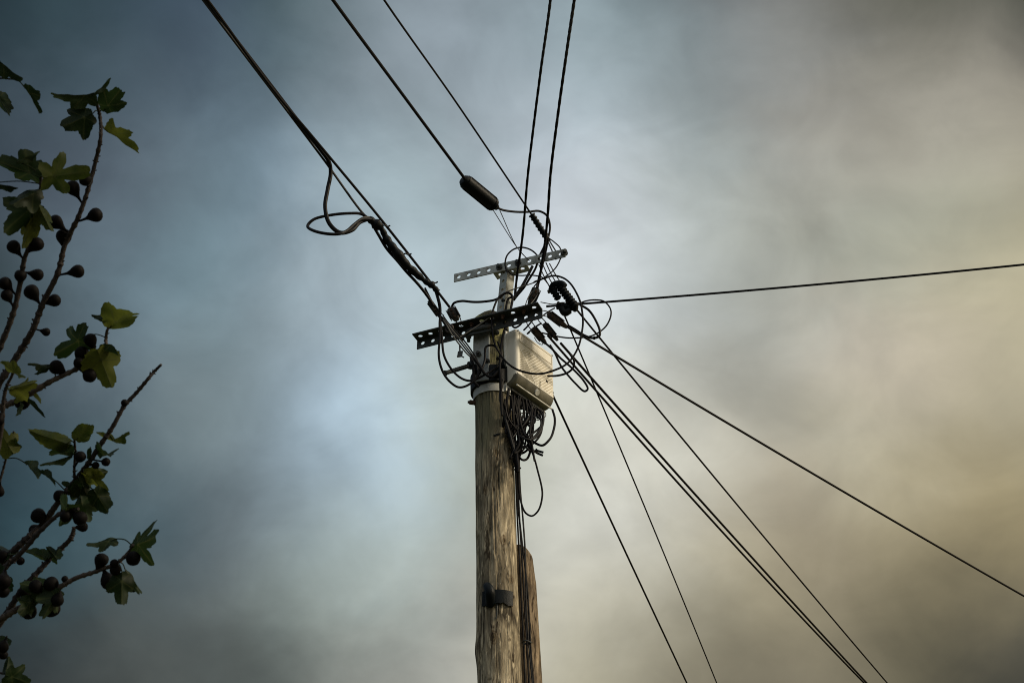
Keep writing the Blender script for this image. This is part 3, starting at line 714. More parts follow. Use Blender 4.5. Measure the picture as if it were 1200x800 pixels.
# lines falling away to the south-east
cable('overhead_cable', span((660, 380), 5.14, (1200, 698), 7.3, 4, .05), .0056, M['cable'], 'lone black cable slanting down to the right picture edge', 'cable', GO)
cable('overhead_cable', span((676, 363), 5.16, (1040, 800), 8.4, 3.2, .06), .0046, M['cable'], 'thin black wire from ribbed thimble down to bottom right', 'cable', GO)
cable('overhead_cable', span((657, 402), 5.14, (1016, 800), 7.9, 3.2, .05), .0057, M['cable'], 'upper wire of the close pair running to bottom right', 'cable', GO)
cable('overhead_cable', span((642, 393), 5.14, (1013, 800), 8.0, 3.2, .12), .0054, M['cable'], 'lower wire of the close pair running to bottom right', 'cable', GO)
cable('overhead_cable', span((660, 366), 5.18, (840, 800), 8.2, 3.2, -.06), .0039, M['cable'], 'thin steep wire crossing behind the close pair towards the bottom', 'cable', GO)
cable('overhead_cable', span((640, 446), 5.26, (805, 800), 8.0, 3.2, .02), .0052, M['cable'], 'steepest black wire emerging behind the cream box', 'cable', GO)

# ------------------------------------------------------------------ clamps and hardware
GC = 'wedge clamps holding the cable ends'
def clamp(P, w, th, m, label, bail=None, tail=None):
    """Dead-end clamp: tapered channel body with side lugs and bolts, wire bail back to the arm."""
    w *= 1.08; th *= 1.1; a, b = P; d = b - a; L = d.length; d.normalize(); s = d.cross(FWD).normalized(); n = s.cross(d)
    t = thing('wedge_clamp', a.lerp(b, .5), label, 'clamp', GC)
    bm = bmesh.new(); rows = []
    st = [(0, .55), (.08, .8), (.3, 1), (.62, .92), (.9, .62), (1, .4)]
    for u, k in st:
        o = a + d * L * u; rows.append([bm.verts.new(o + s * x * w * k / 2 + n * y * th * k / 2) for x, y in ((-1, -.7), (-.7, -1), (.7, -1), (1, -.7), (1, .7), (.7, 1), (-.7, 1), (-1, .7))])
    for A, B in zip(rows, rows[1:]):
        for k in range(8): bm.faces.new((A[k], A[(k + 1) % 8], B[(k + 1) % 8], B[k]))
    bm.faces.new(rows[0][::-1]); bm.faces.new(rows[-1]); bmesh.ops.recalc_face_normals(bm, faces=bm.faces)
    put('wedge_body', bm, m, t, smooth=False)
    for q in (-1, 1):
        bm = bmesh.new(); boxm(bm, basis(a + d * L * .42 + s * q * w * .5, d, s, n), L * .66, .004, th * 1.25, .001); put('side_plate', bm, m, t, smooth=False)
    for u in (.22, .5, .72):
        bm = bmesh.new(); rod(bm, a + d * L * u - n * th * .8, a + d * L * u + n * th * .8, .0055, 6); put('bolt', bm, M['rust'], t)
    if bail:
        for q in (-1, 1):
            bm = bmesh.new(); tube(bm, spline([a + d * L * .15 + s * q * w * .35, a.lerp(bail, .5) + s * q * w * .35, bail + s * q * .002]), .0024, 6); put('bail_wire', bm, M['wire'], t)
    return t
def h1(k): return o1 + EXl * holes1[k]
clamp((zp(*Z4, [(318, 205)], 5.05)[0], zp(*Z4, [(372, 305)], 5.07)[0]), .040, .034, M['clamp'], 'stubby grey clamp on left half of lower arm', h1(4) + TW * .02)
clamp((zp(*Z4, [(150, 150)], 5.04)[0], zp(*Z4, [(252, 292)], 5.07)[0]), .022, .022, M['dark'], 'dark knobbly clamp beside the left end cables', h1(3) + TW * .02)
clamp((zp(*Z1, [(715, 325)], 5.08)[0], zp(*Z1, [(672, 425)], 5.11)[0]), .036, .03, M['dark'], 'dark upright clamp near right end of lower arm', h1(10) + TW * .02)
clamp((zp(*Z1, [(775, 462)], 5.10)[0], zp(*Z1, [(885, 545)], 5.14)[0]), .030, .026, M['clampr'], 'brownish perforated clamp below the ribbed thimble', h1(11) + TW * .01 - EY * .02)
clamp((zp(*Z1, [(755, 520)], 5.10)[0], zp(*Z1, [(832, 618)], 5.14)[0]), .024, .022, M['clamp'], 'slim grey clamp above the box right shoulder', h1(11) - EY * .03)
clamp((zp(*Z1, [(690, 545)], 5.08)[0], zp(*Z1, [(765, 635)], 5.12)[0]), .028, .024, M['clampr'], 'frayed brown clamp just over the box top', h1(10) - EY * .03)
# ribbed thimble: chunky triangular ring
th_ = thing('ribbed_thimble', at(662, 350, 5.12), 'chunky black ribbed ring insulator right of the crossarm ends', 'insulator')
def ribbed(a, b, r, rib, nr, name):
    bm = bmesh.new(); n = nr * 6; tube(bm, [a.lerp(b, i / n) for i in range(n + 1)], lambda u: r + (rib if (round(u * n) % 6) in (1, 2, 3) else 0) - (r * .35 if u < .02 or u > .98 else 0), 16); put(name, bm, M['rubber'], th_)
z3 = lambda x, y, Y: zp(*Z3, [(x, y)], Y)[0]
ribbed(z3(452, 22, 5.10), z3(562, 165, 5.12), .0145, .006, 9, 'ribbed_limb')
ribbed(z3(410, 40, 5.11), z3(452, 112, 5.13), .0135, .004, 4, 'ribbed_limb')
ribbed(z3(438, 148, 5.14), z3(572, 166, 5.13), .0155, .0035, 5, 'ribbed_limb')
bm = bmesh.new(); tube(bm, spline([z3(405, 55, 5.12), z3(420, 20, 5.1), z3(470, 12, 5.09), z3(490, 30, 5.09)]), .0145, 12); put('collar', bm, M['rubber'], th_)
bm = bmesh.new(); tube(bm, spline([z3(470, 165, 5.13), z3(490, 195, 5.13), z3(520, 180, 5.13)]), .016, 12); put('collar', bm, M['rubber'], th_)
bm = bmesh.new(); rod(bm, z3(395, 50, 5.12), z3(400, 70, 5.13), .012, 8); put('pin', bm, M['dark'], th_)
for l, a, b in (('left of four stay rods between upper arm and thimble', (725, 190), (790, 325)), ('second of four stay rods between upper arm and thimble', (745, 185), (808, 312)), ('third of four stay rods between upper arm and thimble', (765, 180), (826, 300)), ('right of four stay rods between upper arm and thimble', (785, 185), (848, 292))):
    cable('stay_rod', [zp(*Z1, [a], 5.06)[0], zp(*Z1, [((a[0] + b[0]) / 2 - 3, (a[1] + b[1]) / 2)], 5.08)[0], zp(*Z1, [b], 5.11)[0]], .0026, M['wire'], l, 'rod')
cable('tie_wire', zp(*Z1, [(735, 402), (765, 408), (805, 414), (850, 405), (950, 405)], 5.12), .0022, M['pale'], 'pale wire passing level through the ribbed thimble', 'wire')
cable('tie_wire', zp(*Z1, [(745, 480), (780, 455), (815, 435)], 5.12), .0035, M['wire'], 'short dark rod joining lower arm end to the thimble', 'rod')

# ------------------------------------------------------------------ slack loops round the head
GL = 'slack cable loops round the pole head'
def loop(Z, L, Y, r, label, m='cable', tw=False):
    return cable('slack_cable', zp(*Z, L, Y), r * 1.12, M[m], label, 'cable', GL, tw)
loop(Z1, [(700, 290), (760, 268), (810, 255), (860, 268), (910, 310), (950, 380), (972, 470), (970, 580), (940, 680), (890, 742), (800, 792), (710, 803), (620, 785), (560, 750), (515, 703), (482, 640), (464, 565), (462, 500), (478, 425), (505, 372), (550, 345)], (5.05, 5.03), .0040, 'largest round loop swinging in front of the cream box')
loop(Z1, [(552, 232), (537, 190), (545, 140), (585, 102), (630, 92), (680, 108), (718, 145), (735, 200), (728, 260), (716, 320)], (5.05, 5.06), .0034, 'circular loop crossing the front of the upper arm')
loop(Z1, [(548, 215), (575, 243), (630, 252), (690, 252), (745, 264), (780, 300)], (5.06, 5.08), .0028, 'thin loose wire sagging below the upper arm')
loop(Z1, [(500, 372), (545, 345), (600, 325), (700, 292), (765, 262)], (5.06, 5.07), .0026, 'bleached thin wire slanting across the upright', 'pale')
loop(Z1, [(236, 432, .02), (250, 408), (290, 397), (350, 399), (420, 396), (478, 388), (512, 372), (540, 350), (566, 350), (580, 372), (572, 430), (550, 510), (528, 590), (512, 650), (505, 720), (508, 800), (512, 900), (522, 1040)], (5.05, 5.06), .0050, 'thick jumper from left clamp over the arm and down the pole')
loop(Z1, [(585, 372), (556, 382), (540, 440), (530, 520), (545, 560)], 5.06, .0045, 'short dark loop behind the upright foot')
loop(Z1, [(690, 200), (660, 260), (620, 330), (590, 372)], (5.06, 5.09), .0060, 'grey stiff cable slanting from upper arm to upright foot', 'cableg')
loop(Z1, [(955, 408), (990, 392), (1040, 385), (1090, 393), (1122, 428), (1131, 478), (1112, 530), (1070, 570), (1010, 597), (930, 604), (840, 597), (740, 574)], (5.10, 5.12), .0032, 'wide thin loop right of the thimble')
loop(Z1, [(955, 415), (1000, 440), (1045, 500), (1072, 560), (1068, 597), (1030, 606), (985, 592), (930, 558), (885, 535)], (5.09, 5.13), .0050, 'thicker teardrop loop right of the thimble')
loop(Z3, [(395, 395), (430, 450), (480, 545), (560, 640), (615, 684), (636, 672), (610, 620), (540, 545), (470, 480), (400, 410), (345, 365)], (5.12, 5.10), .0042, 'narrow loop drooping past right edge of the box')
loop(Z3, [(520, 455), (545, 495), (538, 535), (500, 568), (435, 588), (380, 590)], (5.13, 5.22), .0042, 'short loop tucked behind right edge of the box')
loop(Z4, [(170, 20), (205, 60), (225, 130), (240, 220), (235, 330), (228, 440), (226, 560), (248, 670), (300, 770), (370, 822), (440, 818), (510, 775), (555, 700), (578, 620), (585, 550), (598, 505), (640, 492), (680, 510)], (5.03, 5.08), .0046, 'long loop hanging from left end down past the step bolt')
loop(Z4, [(205, 70), (228, 180), (244, 330), (248, 470), (270, 580), (330, 690), (400, 755), (480, 778), (560, 750), (640, 700), (700, 640), (715, 560), (690, 470)], (5.04, 5.08), .0046, 'second long loop hanging inside the first at left')
loop(Z4, [(120, 50), (160, 130), (205, 220), (260, 310), (300, 370)], (5.03, 5.06), .0040, 'short cable entering left end of the lower arm')
loop(Z4, [(505, 600), (550, 660), (590, 720), (640, 745), (690, 700)], (5.05, 5.06), .0055, 'dark cable crossing low over the grey bracket')
loop(Z4, [(480, 590), (500, 690), (505, 780), (540, 820)], (5.06, 5.07), .006, 'dark cable dropping along left side of the bracket')
for i, (a, l, m) in enumerate(((-10, 'leftmost of four pale cables fanned over the lower arm', 'pale'), (12, 'second of four pale cables fanned over the lower arm', 'cableg'), (32, 'third of four pale cables fanned over the lower arm', 'pale'), (54, 'rightmost of four pale cables fanned over the lower arm', 'cableg'))):
    loop(Z4, [(262, 290 - a * .3), (300 + a * .15, 350 - a * .4), (335 + a * .5, 412 - a * .3), (395 + a * .62, 490 - a * .4), (450 + a * .55, 555 - a * .35), (505 + a * .3, 612 - a * .1), (540, 690 + a)], (5.05, 5.07), .0030, l, m)
loop(Z4, [(395, 430), (470, 385), (560, 325), (640, 270), (700, 250)], (5.035, 5.04), .0022, 'thin pale wire lying diagonally across the lower arm', 'pale')
loop(Z1, [(690, 505), (660, 540), (640, 560)], 5.1, .0035, 'short stub wire over the box top left')
loop(Z1, [(700, 600), (720, 630), (745, 640), (748, 625)], 5.1, .0016, 'hair thin wire end beside the frayed clamp')
loop(Z1, [(565, 520), (590, 545), (620, 530), (640, 500)], 5.1, .004, 'short jumper between lower arm and the box top')
loop(Z1, [(740, 520), (700, 545), (660, 580), (672, 572)], 5.11, .0035, 'short wire reaching left under the arm end')
for (x, y, Y), l in (((590, 352, 5.06), 'dark tie binding the loops in front of the upright'), ((517, 372, 5.06), 'dark tie binding the two long loops at left end of the lower arm'), ((584, 420, 5.06), 'dark tie binding the loops beside the yellow moss'), ((697, 396, 5.11), 'dark tie where two loops cross right of the thimble'), ((552, 428, 5.06), 'dark tie round the fanned cables above the step bolt')):
    bm = bmesh.new(); p = at(x, y, Y); tube(bm, [p + Vector((math.cos(i * .5236) * .0065, math.sin(i * .5236) * .0065, .003 * math.sin(i))) for i in range(13)], .0034, 6); rod(bm, p + Vector((.005, -.005, 0)), p + Vector((.013, -.010, .009)), .0015, 5)
    tag(put('cable_tie', bm, M['rubber']), l, 'cable tie')
# hanging tag and eye at the left half of the lower arm
t = thing('hanging_tag', at(539, 415, 5.06), 'small dark tag dangling below the fanned pale cables', 'tag')
bm = bmesh.new(); tube(bm, zp(*Z4, [(392, 500), (393, 545)], 5.06), .0035, 8); put('strap', bm, M['dark'], t)
bm = bmesh.new(); p = zp(*Z4, [(394, 565)], 5.06)[0]; boxm(bm, basis(p, Vector((.98, -.2, 0)), Vector((.2, .98, 0)), Vector((.1, 0, 1)).normalized()), .022, .006, .03, .001); tube(bm, zp(*Z4, [(370, 585), (395, 575), (425, 592)], 5.06), .003, 6); put('plate', bm, M['dark'], t, smooth=False)
ey = thing('eye_bolt', at(528, 384, 5.07), 'tarnished eye bolt where the pale cables pass the lower arm', 'bolt')
bm = bmesh.new(); c = zp(*Z4, [(312, 365)], 5.065)[0]; tube(bm, [c + EX * .016 * math.cos(i * .2618) + EY * .018 * math.sin(i * .2618) for i in range(25)], .0045, 8); put('eye', bm, M['clampr'], ey)
bm = bmesh.new(); rod(bm, c, c - TW * .05, .006, 8); put('shank', bm, M['rust'], ey)

# ------------------------------------------------------------------ tangle under the box
tan = thing('cable_bundle', at(612, 500, 5.18), 'tangle of black cable loops hanging from underside of the cream box', 'cable bundle')
TG = [
 ([(540, 320), (561, 400), (552, 500), (512, 598), (450, 652), (385, 635), (320, 590), (250, 568)], .0044, 'cable'),
 ([(455, 335), (452, 440), (422, 530), (370, 588), (300, 596), (225, 562), (190, 530)], .0040, 'cableg'),
 ([(420, 365), (442, 470), (410, 580), (340, 646), (262, 666), (200, 648)], .0038, 'cable'),
 ([(395, 370), (432, 425), (418, 505), (368, 572), (325, 605)], .0036, 'cableg'),
 ([(290, 225), (302, 330), (290, 450), (270, 560), (245, 680), (222, 800), (215, 900)], .0046, 'cable'),
 ([(215, 215), (232, 350), (262, 450), (302, 600), (350, 690), (402, 728)], .0042, 'cable'),
 ([(180, 190), (170, 350), (182, 500), (190, 650), (212, 800), (220, 900)], .0050, 'cable'),
 ([(240, 195), (212, 300), (190, 420), (180, 560), (192, 700), (210, 820)], .0050, 'cable'),
 ([(340, 250), (342, 400), (328, 520), (346, 640), (362, 740), (372, 800)], .0038, 'cable'),
 ([(130, 120), (110, 300), (150, 450), (132, 560), (170, 700), (200, 830)], .0050, 'cable'),
 ([(360, 275), (300, 420), (250, 480), (205, 500), (180, 485)], .0036, 'cableg'),
 ([(180, 362), (260, 350), (345, 338)], .0020, 'cable'),
 ([(330, 600), (332, 700), (300, 780), (250, 785), (190, 700), (120, 560)], .0042, 'cable'),
 ([(50, -60), (60, 200), (90, 400), (72, 520), (122, 650), (185, 800), (205, 900)], .0055, 'cable'),
 ([(75, 40), (50, 200), (78, 330), (120, 480), (165, 640), (205, 790)], .0050, 'cableg'),
 ([(255, 200), (270, 340), (240, 470), (255, 600), (320, 700), (370, 715), (390, 690)], .0036, 'cable'),
 ([(200, 210), (195, 330), (260, 430), (330, 480), (345, 560), (310, 640), (260, 700), (225, 770)], .0036, 'cable'),
 ([(375, 290), (365, 350), (385, 410), (410, 415), (420, 380), (400, 330)], .0016, 'pale'),
 ([(440, 330), (470, 345), (475, 380), (455, 395)], .0016, 'pale'),
 ([(315, 230), (345, 330), (310, 440), (250, 540), (215, 640), (200, 740)], .0040, 'cable'),
]
rt = random.Random(5)
for k in range(14):
    x0 = rt.uniform(150, 400); x1 = rt.uniform(90, 260); dp = rt.uniform(480, 790); bl = rt.uniform(-60, 70)
    TG.append(([(x0, 200 + (x0 - 150) * .45), (x0 + bl * .4, 320 + rt.uniform(-20, 30)), (x0 + bl - 10, 440), ((x0 + x1) / 2 + bl * .8, dp - 40), ((x0 + x1) / 2 - 20, dp), (x1 + 10, dp - 90), (x1 - 20, dp - 260)], rt.uniform(.0030, .0044), 'cable'))
for L, r, m in TG:
    jit = random.uniform(-.05, .03); n = len(L)
    P = []
    for i, (x, y) in enumerate(L):
        px = 580 + x / 8; yb = 5.11 + max(0, (px - 600)) * .0052            # follows the slanting underside of the box
        f = max(0, min(1, (y - 240) / 300)); yy = yb * (1 - f) + (5.16 + jit) * f + .015 * f * math.sin(i * 1.7 + jit * 60) - (.03 if x < 140 else 0)
        P.append(zp(*Z5, [(x, y)], yy)[0])
    bm = bmesh.new(); tube(bm, spline(P), r * 1.2, 8); put('strand', bm, M[m], tan)
for x, y, a in ((402, 728, .8), (388, 700, .2), (45, 545, 2.6)):
    bm = bmesh.new(); p = zp(*Z5, [(x, y)], 5.13 if x > 100 else 5.1)[0]; rod(bm, p, p + Vector((math.cos(a) * .03, 0, -.01)), .005, 6); put('cut_end', bm, M['rubber'], tan)
# run down the shaft between the two timbers
GD = 'cables clipped down the pole'
run = [((603, 520), (604.5, 560), (606, 600), (608, 640), (612, 720), (615.5, 800), (618, 860)),
       ((606, 528), (607, 565), (609, 610), (611.5, 650), (616, 730), (620, 800), (623, 860)),
       ((608, 524), (609.5, 570), (613, 610), (615.5, 648), (617.5, 725), (624, 800), (627, 860)),
       ((605, 530), (606, 580), (611, 628), (618, 690), (622, 760), (626, 810), (630, 860))]
for L, l, m in zip(run, ('leftmost cable clipped down right side of pole', 'second cable from left running down between the timbers', 'third cable from left running down between the timbers', 'rightmost cable running down between the timbers'), ('cable', 'cable', 'cableg', 'cable')):
    P = [at(x, y, 5.19) for x, y in L]; d = (P[-1] - P[-2]); k = (P[-1].z - .0) / -d.z; P += [P[-1] + d * (k * f) for f in (.35, .7, 1)]
    cable('down_cable', P, .0036, M[m], l, 'cable', GD)
for x, y in ((605.5, 548), (617.5, 752)):
    bm = bmesh.new(); p = at(x, y, 5.185); tube(bm, [p + Vector((math.cos(i * .5236) * .016, math.sin(i * .5236) * .012, .003 * math.sin(i))) for i in range(13)], .0036, 6)
    tag(put('cable_tie', bm, M['dark']), 'dark tie round the down cables ' + ('below the tangle' if y < 600 else 'low between the timbers'), 'cable tie')
loop(Z0, [(617, 520), (623, 530), (629, 545), (633.5, 562), (635, 582), (631, 598), (624, 604), (616, 600), (611, 590), (608, 570), (607, 550)], (5.16, 5.17), .0036, 'lowest loop of slack cable hanging beside the shaft')

# ------------------------------------------------------------------ fig tree at left
TB = Vector((-2.35, 3.1, 0)); TT = Vector((-2.15, 3.0, 2.35))
fig = thing('fig_tree', TB, 'dark fig tree with lobed leaves and ripe figs at left edge', 'tree')
bm = bmesh.new(); tube(bm, spline([TB - Vector((0, 0, .1)), TB + Vector((.06, 0, .8)), TB + Vector((.1, -.06, 1.6)), TT]), lambda u: .085 - .03 * u + .02 * max(0, .15 - u) / .15, 20); put('trunk', bm, M['bark'], fig, TB)
BR = [  # (image points tip -> root, depth tip, depth root, radius tip, radius root, material)
 ([(111, 113), (114, 124), (117, 136), (118, 160), (111, 193), (102, 226), (92, 254), (76, 287), (68, 319), (50, 356), (39, 385), (22, 414), (3, 443), (-40, 505)], 3.86, 3.95, .0036, .0095, 'bark'),
 ([(48, 206), (47, 225), (41, 250), (38, 280), (29, 302), (24, 330), (16, 365), (4, 397), (-20, 446), (-60, 520)], 3.74, 3.86, .0036, .0085, 'bark'),
 ([(146, 368), (127, 384), (124, 398), (124, 409), (109, 422), (86, 434), (57, 448), (23, 468), (0, 477), (-60, 502)], 3.95, 3.90, .0028, .0092, 'barkl'),
 ([(189, 427), (182, 434), (175, 442), (160, 460), (146, 475), (132, 500), (117, 522), (102, 545), (85, 567), (67, 590), (50, 614), (37, 626), (18, 643), (0, 662), (-60, 712)], 3.85, 3.88, .0034, .0100, 'bark'),
 ([(92, 596), (80, 598), (71, 601), (47, 622), (24, 648), (-8, 676), (-60, 722)], 3.76, 3.8, .0040, .0080, 'bark'),
 ([(156, 638), (152, 645), (139, 658), (113, 669), (89, 677), (71, 687), (52, 700), (21, 713), (0, 726), (-60, 770)], 3.72, 3.80, .0034, .0090, 'barkl'),
 ([(87, 617), (85, 626), (81, 633), (63, 650), (47, 667), (26, 690), (8, 718), (-40, 780)], 3.84, 3.84, .0050, .0085, 'bark'),
 ([(87, 512), (88, 530), (87, 552), (88, 566)], 3.82, 3.86, .0030, .0038, 'bark'),
 ([(16, 505), (10, 525), (5, 545), (-2, 566), (-30, 600)], 3.9, 3.95, .0020, .0040, 'bark'),
 ([(18, 428), (14, 440), (8, 452), (4, 470), (2, 500), (-12, 560), (-40, 600)], 3.78, 3.84, .0030, .0070, 'bark'),
 ([(10, 790), (-4, 788), (-40, 800)], 3.75, 3.8, .0020, .0040, 'bark'),
 ([(13, 93), (0, 92), (-30, 98), (-70, 140), (-110, 260)], 3.8, 3.9, .0018, .0050, 'bark'),
 ([(12, 655), (3, 672), (-14, 690), (-50, 730)], 3.72, 3.8, .0026, .0040, 'bark'),
 ([(8, 745), (2, 762), (-20, 780)], 3.7, 3.8, .0020, .0040, 'bark'),
]
branches = []
for L, d0, d1, r0, r1, m in BR:
    n = len(L); P = [atd(x, y, d0 + (d1 - d0) * i / (n - 1) + .012 * math.sin(i * 2.1 + x)) for i, (x, y) in enumerate(L)]
    px = [Vector(q) for q in L]
    if L[-1][0] < -5:
        e = P[-1]; P += [e.lerp(TT, .4) + Vector((0, .05, -.12)), e.lerp(TT, .75) + Vector((0, .02, -.1)), TT - Vector((0, 0, .05))]
    k = len(P); Q = spline(P, 10); F = frames(Q); bm = bmesh.new(); seed = L[0][0] * .37
    nv = int(10 * (n - 1))
    def rad(u):
        v = min(1, u * (len(Q) - 1) / nv); base_ = r0 + (r1 - r0) * v + max(0, u * (len(Q) - 1) / nv - 1) * .004
        s = u * 46 * (len(Q) / 130); node = abs(((s + seed) % 1) - .5)
        return base_ * (1 + .38 * math.exp(-(node / .13) ** 2) + .12 * noise.noise(Vector((s * 2, seed, 0))))
    tube(bm, Q, rad, 10)
    # leaf scars and buds
    rnd = random.Random(int(seed * 10) + n)
    for q in range(int(nv / 5)):
        i = rnd.randrange(2, max(3, nv)); t_, a, b = F[min(i, len(F) - 1)]; an = rnd.uniform(0, 6.28); p = Q[min(i, len(Q) - 1)]
        d = (a * math.cos(an) + b * math.sin(an)); rr = rad(i / (len(Q) - 1))
        rod(bm, p + d * rr * .6, p + d * (rr + .004) - t_ * .003, rr * .5, 6, rr * .2)
    o = put('branch', bm, M[m], fig); 
    branches.append((o, Q[:nv + 1], rad, len(Q)))
def proj(p):
    v = p - CAM; z = v.dot(FWD); return 600 + v.dot(RIGHT) / z * FPX, 400 - v.dot(UP) / z * FPX
BP = [(o, q, proj(q)) for o, Q, rad, n in branches for q in Q]
def nearest(x, y): return min(BP, key=lambda b: (b[2][0] - x) ** 2 + (b[2][1] - y) ** 2)

FIGS = [(100,211,8),(85,220,9,94,240),(112,252,8.5,90,263),(65,260,9,82,274),(75,277,9,77,290),(16,289,8,29,304),(43,286,8,32,298),(91,318,8.5,68,325),(44,322,8,27,320),(24,323,7),(6,332,8,20,346),(8,346,7,16,362),
 (37,342,9,48,358),(64,352,8,50,357),(54,389,5,40,384),(106,398,8,113,418),(96,414,8,106,422),(93,425,7,100,428),(105,440,8,92,433),(66,430,8,78,438),(122,415,4.5),(26,471,9,30,466),
 (94,535,7,88,548),(112,545,5,104,543),(124,541,5,110,540),(70,581,8,77,577),(45,604,8.5,54,610),(146,472,4.5),(-1,492,6,2,480),(-1,576,6,0,560),(77,605,7,72,600),(94,607,8,82,600),(41,621,8,50,616),(3,652,8.5,10,650),(24,657,5,22,642),
 (119,656,9,113,670),(156,654,9,146,653),(127,681,9.5,122,667),(97,617,6,88,618),(60,684,9,66,690),(76,678,4.5),(34,716,9,38,706),(60,712,10.5,58,698),(67,703,8,72,688),(4,681,9,6,668),(4,693,8,0,676),(3,758,8,8,747),(4,767,6,2,762),(42,687,9,52,699),(135,667,7),(134,660,5),(30,694,8,24,694)]
def fig_mesh(att, c, r):
    bm = bmesh.new(); d = (c - att); L = max(d.length, r * 1.15); d.normalize()
    prof = [(-L, .0022), (-L * .8 - r * .3, .0024), (-r * 1.6, r * .20), (-r * 1.3, r * .32), (-r * 1.0, r * .50), (-r * .7, r * .72), (-r * .35, r * .91), (0, r), (r * .4, r * .93), (r * .68, r * .74), (r * .86, r * .46), (r * .93, r * .2), (r * .97, r * .1)]
    prof = [(s, q) for i, (s, q) in enumerate(prof) if i == 0 or s > prof[0][0] + .0005]
    prof = sorted(prof)
    P = [c + d * s for s, q in prof]; rr = [q * (1 + .03 * noise.noise(Vector((s * 90, r * 900, 0)))) for s, q in prof]
    F0 = d.orthogonal().normalized(); F1 = d.cross(F0); seg = 20; rings = []
    for p, q in zip(P, rr):
        rings.append([bm.verts.new(p + (F0 * math.cos(k * 6.2832 / seg) + F1 * math.sin(k * 6.2832 / seg)) * q * (1 + .025 * math.cos(k * 6.2832 / seg * 5))) for k in range(seg)])
    for A, B in zip(rings, rings[1:]):
        for k in range(seg): bm.faces.new((A[k], A[(k + 1) % seg], B[(k + 1) % seg], B[k]))
    bm.faces.new(rings[0][::-1]); bm.faces.new(rings[-1]); return bm
for f in FIGS:
    x, y, r = f[:3]; o, q, _ = nearest(*(f[3:5] if len(f) > 3 else (x + 3, y + 8)))
    dep = (q - CAM).dot(FWD) + random.uniform(-.035, .02); c = atd(x, y, dep)
    put('fig', fig_mesh(q, c, r * random.uniform(.88, 1.08) * dep / FPX), M['fig'], o)

LOBES = {
 'five': [(0, .72), (12, .70), (24, .54), (34, .40), (45, .52), (55, .60), (68, .59), (80, .48), (94, .35), (108, .40), (124, .43), (140, .37), (160, .29), (180, .25)],
 'three': [(0, .70), (14, .68), (28, .52), (38, .43), (48, .52), (60, .60), (74, .58), (90, .46), (110, .38), (145, .33), (180, .26)],
 'deep': [(0, .74), (11, .71), (21, .56), (32, .27), (44, .50), (54, .61), (66, .60), (78, .44), (92, .24), (108, .38), (124, .43), (140, .36), (160, .27), (180, .24)],
 'oval': [(0, .70), (25, .56), (50, .44), (90, .36), (130, .34), (180, .30)],
 'round': [(0, .70), (30, .62), (60, .54), (90, .50), (130, .42), (180, .30)],
}
def leaf_mesh(base, tip, width, roll, kind, seed, curl):
    """Blade from its base to its tip, rolled about the midrib away from the viewer, folded and curled."""
    rnd = random.Random(seed); X = tip - base; L = X.length; X.normalize()
    view = (base - CAM).normalized(); n = (view - X * view.dot(X)).normalized(); s = X.cross(n)
    n, s = (n * math.cos(roll) + s * math.sin(roll)), (s * math.cos(roll) - n * math.sin(roll))
    tab = LOBES[kind]; bm = bmesh.new(); ly = bm.verts.layers.float.new('vein'); NS = 96; NR = 6; ws = width * .72; L *= rnd.uniform(.88, 1.0)
    def rad(a):
        a = abs((a + 180) % 360 - 180)
        for (a0, r0), (a1, r1) in zip(tab, tab[1:]):
            if a0 <= a <= a1:
                u = (a - a0) / (a1 - a0); u = u * u * (3 - 2 * u); return r0 + (r1 - r0) * u
        return tab[-1][1]
    lobe_a = [0, 60, -60, 125, -125]
    fold = rnd.uniform(.25, .75); wav = rnd.uniform(.03, .09); ph = rnd.uniform(0, 6)
    def P(u, v):
        z = fold * abs(v) * .8 - curl * (u - .1) ** 2 * .5 + wav * math.sin(u * 9 + ph) * abs(v) * 2 + .05 * noise.noise(Vector((u * 4, v * 4, seed)))
        return base + (X * u + s * v * ws + n * z * .9) * L
    cx = .27; c = bm.verts.new(P(cx, 0)); c[ly] = 1; rings = []
    asym = [1 + .16 * noise.noise(Vector((k * .15, seed * 1.3, 0))) + .09 * noise.noise(Vector((k * .8, seed * 2.1, 5))) for k in range(NS)]
    for j in range(1, NR + 1):
        ring = []
        for k in range(NS):
            a = k * 360 / NS; r = rad(a) * asym[k] * (j / NR); u, v = cx + r * math.cos(R(a)), r * math.sin(R(a)) * 1.15
            q = bm.verts.new(P(u, v)); dmin = min(abs((a - la + 180) % 360 - 180) for la in lobe_a)
            q[ly] = max(0, 1 - dmin / 5.0) * (1 - .6 * j / NR); ring.append(q)
        rings.append(ring)
    for k in range(NS): bm.faces.new((c, rings[0][k], rings[0][(k + 1) % NS]))
    for A, B in zip(rings, rings[1:]):
        for k in range(NS): bm.faces.new((A[k], B[k], B[(k + 1) % NS], A[(k + 1) % NS]))
    return bm, P(.02, 0)
